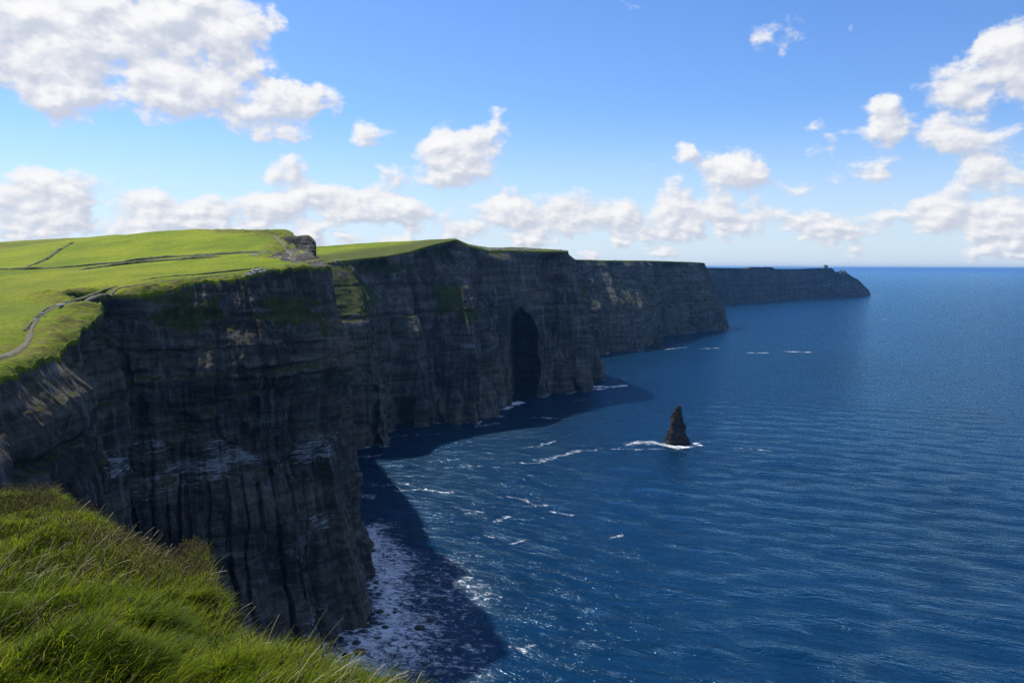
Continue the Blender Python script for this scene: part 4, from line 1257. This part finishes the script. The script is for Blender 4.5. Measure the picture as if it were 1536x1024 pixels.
# clouds: a coarse cover map over azimuth and elevation, broken up by noise
BLOBS = [  # photo px: x, y, rx, ry, strength
    (60, 60, 150, 70, 1.0), (200, 40, 130, 60, 1.0), (310, 30, 70, 50, .95), (80, 120, 70, 45, .9), (30, 100, 60, 50, .9), (270, 115, 95, 45, 1.0), (200, 145, 50, 30, .85), (350, 105, 55, 30, .9), (160, 90, 60, 40, .8), (300, 80, 60, 40, .8),
    (425, 158, 75, 26, .95), (365, 172, 40, 18, .75), (480, 165, 35, 16, .8), (405, 203, 48, 12, .75), (418, 35, 16, 22, .8), (402, 62, 16, 20, .7), (550, 198, 30, 18, .85),
    (690, 230, 55, 38, 1.0), (745, 190, 22, 20, .85), (665, 205, 22, 16, .7), (640, 270, 45, 18, .75), (590, 262, 22, 20, .8), (745, 265, 30, 10, .55),
    (420, 268, 38, 20, .85), (438, 248, 18, 14, .8), (340, 268, 28, 12, .5), (110, 262, 55, 12, .7), (165, 268, 22, 12, .6),
    (60, 295, 60, 32, 1.0), (20, 310, 40, 25, .9), (178, 303, 24, 11, .8), (232, 308, 26, 25, .95), (300, 325, 40, 22, .95), (350, 332, 30, 16, .8),
    (420, 308, 48, 26, 1.0), (510, 302, 60, 26, 1.0), (590, 315, 55, 22, .95), (560, 295, 30, 15, .8), (660, 330, 40, 14, .7),
    (765, 318, 55, 28, 1.0), (850, 322, 42, 30, 1.0), (940, 325, 50, 22, .9), (1010, 310, 40, 24, .95), (1075, 322, 50, 20, .9), (1125, 325, 30, 18, .85), (1200, 330, 45, 18, .85), (1270, 330, 50, 10, .6), (890, 300, 25, 12, .5),
    (810, 288, 25, 9, .6), (1095, 262, 48, 28, 1.0), (1115, 245, 22, 16, .9), (1030, 275, 40, 12, .6), (960, 250, 32, 12, .6), (1025, 232, 20, 14, .75), (1200, 285, 36, 9, .55), (1165, 255, 22, 7, .45), (1240, 252, 28, 12, .6), (1310, 262, 36, 12, .65),
    (1240, 203, 48, 20, .8), (1330, 195, 42, 38, 1.0), (1345, 170, 24, 18, .9), (1410, 195, 50, 28, .8), (1490, 214, 50, 20, .7),
    (1470, 125, 70, 30, 1.0), (1505, 75, 34, 34, .9), (1530, 40, 18, 24, .7), (1530, 120, 36, 34, .9), (1415, 142, 40, 16, .75),
    (1500, 260, 55, 30, 1.0), (1520, 225, 30, 20, .8), (1415, 298, 40, 15, .8), (1440, 318, 50, 12, .6), (1510, 330, 40, 20, 1.0), (1390, 345, 60, 8, .55),
    (1100, 60, 20, 16, .55), (1150, 55, 26, 26, .65), (1195, 50, 26, 14, .55), (1275, 40, 18, 24, .50), (875, 2, 40, 10, .55), (940, 4, 22, 8, .5), (548, 58, 10, 7, .35), (460, 110, 16, 12, .45)]
EL0, AZ0 = math.asin(ray(768, 403)[2] / np.linalg.norm(ray(768, 403))), R(-37)
NROW, NCOL = 27, 96
EL1 = R(22.5); AZ1 = R(37)


def azel(px, py):
    d = ray(px, py); d = d / np.linalg.norm(d)
    return math.atan2(d[0], d[1]), math.asin(d[2])


ga, ge = np.meshgrid(np.linspace(AZ0, AZ1, NCOL), np.linspace(0, EL1, NROW))
cover = np.zeros_like(ga)
for (bx, by, rx, ry, s_) in BLOBS:
    a0, e0 = azel(bx, by)
    if bx > 1180: s_ *= .93; rx *= .92; ry *= .90
    d = np.sqrt(((ga - a0) / (max(rx, 15) / F * 1.0)) ** 2 + ((ge - e0) / (max(ry, 11) / F)) ** 2)
    cover = np.maximum(cover, s_ * np.clip(1.40 - .75 * d, 0, 1.0))
# the band of small far clouds hugging the horizon, denser to the left
band = np.exp(-((ge - R(1.7)) / R(1.3)) ** 2) * (.40 + .12 * np.clip(-ga / R(30), -1, 1))
for k in range(90):            # many small far cumulus in a row above the horizon
    bx, by = random.uniform(-40, 1560), random.gauss(343, 22)
    rx = random.uniform(10, 26); a0, e0 = azel(bx, by)
    d = np.sqrt(((ga - a0) / (rx / F)) ** 2 + ((ge - e0) / (rx * random.uniform(.3, .55) / F)) ** 2)
    cover = np.maximum(cover, random.uniform(.7, 1) * np.clip(1.6 - .75 * d, 0, 1))
cover = np.maximum(cover, band)


def cover_group():
    g = bpy.data.node_groups.new('cloud_cover', 'ShaderNodeTree')
    for nm in ('az', 'el'): g.interface.new_socket(nm, in_out='INPUT', socket_type='NodeSocketFloat')
    g.interface.new_socket('cover', in_out='OUTPUT', socket_type='NodeSocketFloat')
    t = NT(g); gi = t.new('NodeGroupInput'); go = t.new('NodeGroupOutput'); az, el = gi.outputs[0], gi.outputs[1]
    fa = t.math('DIVIDE', t.math('SUBTRACT', az, AZ0), AZ1 - AZ0)          # 0..1 over the map
    fe = t.math('MULTIPLY', t.math('DIVIDE', el, EL1), NROW - 1.0)          # row index
    half = NCOL // 3
    tot = None
    fe3 = t.new('ShaderNodeCombineXYZ')
    for k in range(3): t.link(fe, fe3.inputs[k])
    pos = t.math('MULTIPLY', fa, NCOL - 1.0)
    fx3 = [t.math('DIVIDE', t.math('SUBTRACT', pos, float(k * half)), half - 1.0, clamp=True) for k in range(3)]
    sel1 = t.math('MULTIPLY', t.math('SUBTRACT', pos, half - 1.0), 1.0, clamp=True)
    sel2 = t.math('MULTIPLY', t.math('SUBTRACT', pos, 2 * half - 1.0), 1.0, clamp=True)
    for r0 in range(0, NROW, 3):
        cols = []
        for hf, fx in enumerate(fx3):
            rp = t.new('ShaderNodeValToRGB'); rp.color_ramp.interpolation = 'LINEAR'
            t.link(fx, rp.inputs[0])
            el_ = rp.color_ramp.elements
            while len(el_) > 1: el_.remove(el_[-1])
            for c in range(half):
                e_ = el_[0] if c == 0 else el_.new(c / (half - 1))
                e_.position = c / (half - 1)
                v = [cover[min(r0 + k, NROW - 1), hf * half + c] for k in range(3)]
                e_.color = (*v, 1)
            cols.append(rp.outputs[0])
        c = t.mix(sel2, t.mix(sel1, cols[0], cols[1]), cols[2])
        d = t.vmath('ABSOLUTE', t.vmath('SUBTRACT', fe3.outputs[0], (r0, r0 + 1, r0 + 2)))
        w = t.vmath('MAXIMUM', t.vmath('SUBTRACT', (1, 1, 1), d), (0, 0, 0))
        dot = t.vmath('DOT_PRODUCT', c, w, out='Value')
        tot = dot if tot is None else t.math('ADD', tot, dot)
    t.link(tot, go.inputs[0])
    return g


COVER = cover_group()


def cover_nodes(az, el):
    n = t.new('ShaderNodeGroup'); n.node_tree = COVER
    t.link(az, n.inputs[0]); t.link(el, n.inputs[1])
    return n.outputs[0]


dirv = t.new('ShaderNodeTexCoord').outputs['Generated']
nd = t.vmath('NORMALIZE', dirv)
sx = t.new('ShaderNodeSeparateXYZ'); t.link(nd, sx.inputs[0])
AZ = t.math('ARCTAN2', sx.outputs[0], sx.outputs[1])
EL = t.math('ARCSINE', sx.outputs[2])


skyc = t.mix(t.step(EL, R(11), R(0), 0, .7), SKYC, (4.6, 5.5, 6.6))
t.link(skyc, bg1.inputs['Color'])


def density(az, el, detail):
    cv = t.new('ShaderNodeCombineXYZ'); t.link(az, cv.inputs[0]); t.link(el, cv.inputs[1])
    # puffs shrink towards the horizon
    wn = t.new('ShaderNodeTexNoise'); t.link(cv.outputs[0], wn.inputs['Vector']); wn.inputs['Scale'].default_value = 26; wn.inputs['Detail'].default_value = 4
    wv = t.vmath('SCALE', t.vmath('SUBTRACT', wn.outputs['Color'], (.5, .5, .5)), t.math('MULTIPLY', t.step(el, R(0), R(13), .25, 1.0), .055))
    w2 = t.vmath('ADD', cv.outputs[0], wv)
    s2 = t.new('ShaderNodeSeparateXYZ'); t.link(w2, s2.inputs[0])
    cov = cover_nodes(s2.outputs[0], s2.outputs[1])
    # overhead, out of the frame: a loose general cover
    cov = t.math('MAXIMUM', cov, t.math('MULTIPLY', t.step(el, EL1 * .98, EL1 * 1.1), .48))
    stretched = t.vmath('MULTIPLY', cv.outputs[0], (1, 1.45, 1))
    n1 = t.noise(stretched, 17, detail, .57)
    n2 = t.noise(t.vmath('MULTIPLY', cv.outputs[0], (1, 1.8, 1)), 52, max(detail - 2, 1), .55)
    low = t.step(el, R(6), R(1.0))
    nn = t.math('ADD', t.math('MULTIPLY', n1, t.math('SUBTRACT', 1.0, t.math('MULTIPLY', low, .6))), t.math('MULTIPLY', n2, t.math('MULTIPLY', low, .6)))
    return t.math('ADD', cov, t.math('MULTIPLY', t.math('SUBTRACT', nn, .5), 1.8))


D0 = density(AZ, EL, 7)
D1 = density(t.math('ADD', AZ, -.006), t.math('ADD', EL, t.math('ADD', .005, t.math('MULTIPLY', t.math('MAXIMUM', EL, 0.0), .032))), 3)
alpha = t.step(D0, .45, .80)
lit = t.step(t.math('SUBTRACT', D0, D1), -.28, .30)
thick = t.step(D0, .5, 1.5)
lit = t.math('ADD', t.math('MULTIPLY', lit, .75), t.math('MULTIPLY', thick, .25))
ccol = t.mix(lit, (.42, .45, .53), (.745, .735, .725))
bg2 = t.new('ShaderNodeBackground'); t.link(ccol, bg2.inputs['Color']); bg2.inputs['Strength'].default_value = 1.0
mx = t.new('ShaderNodeMixShader')
t.link(t.math('MULTIPLY', alpha, t.math('MULTIPLY', t.step(EL, R(-.2), R(.5)), .97)), mx.inputs[0])
t.link(bg1.outputs[0], mx.inputs[1]); t.link(bg2.outputs[0], mx.inputs[2])
t.link(mx.outputs[0], out.inputs['Surface'])
W.cycles.sampling_method = 'MANUAL'; W.cycles.sample_map_resolution = 512

# sea air
bm = bmesh.new(); bmesh.ops.create_cube(bm, size=1.0)
me = bpy.data.meshes.new("haze"); bm.to_mesh(me); bm.free()
m = bpy.data.materials.new("sea_air"); m.use_nodes = True
tt = NT(m.node_tree); tt.n.remove(tt.n['Principled BSDF'])
pv = tt.new('ShaderNodeVolumePrincipled'); pv.inputs['Color'].default_value = (.16, .42, .86, 1); pv.inputs['Density'].default_value = 2.6e-5; pv.inputs['Anisotropy'].default_value = .25
tt.link(pv.outputs[0], tt.n['Material Output'].inputs['Volume'])
me.materials.append(m)
ho = bpy.data.objects.new("haze", me); COL.objects.link(ho)
ho.scale = (250000, 250000, 275); ho.location = (0, 0, 275 / 2 - 14)
tag(ho, "pale blue sea air that softens the far headlands", "haze", None, 'stuff')

# ------------------------------------------------------------------ render settings
scene.view_settings.view_transform = 'Standard'; scene.view_settings.look = 'None'
scene.view_settings.exposure = 0.46; scene.view_settings.gamma = 1.0
try: scene.view_settings.use_curve_mapping = False
except Exception: pass
cy = scene.cycles
cy.use_denoising = True
try: cy.denoiser = 'OPENIMAGEDENOISE'; cy.denoising_input_passes = 'RGB_ALBEDO_NORMAL'; cy.denoising_prefilter = 'NONE'
except Exception: pass
cy.use_adaptive_sampling = True; cy.adaptive_threshold = .012
cy.max_bounces = 5; cy.diffuse_bounces = 2; cy.glossy_bounces = 2; cy.transmission_bounces = 2; cy.volume_bounces = 0; cy.transparent_max_bounces = 4
cy.caustics_reflective = False; cy.caustics_refractive = False
cy.sample_clamp_indirect = 4.0
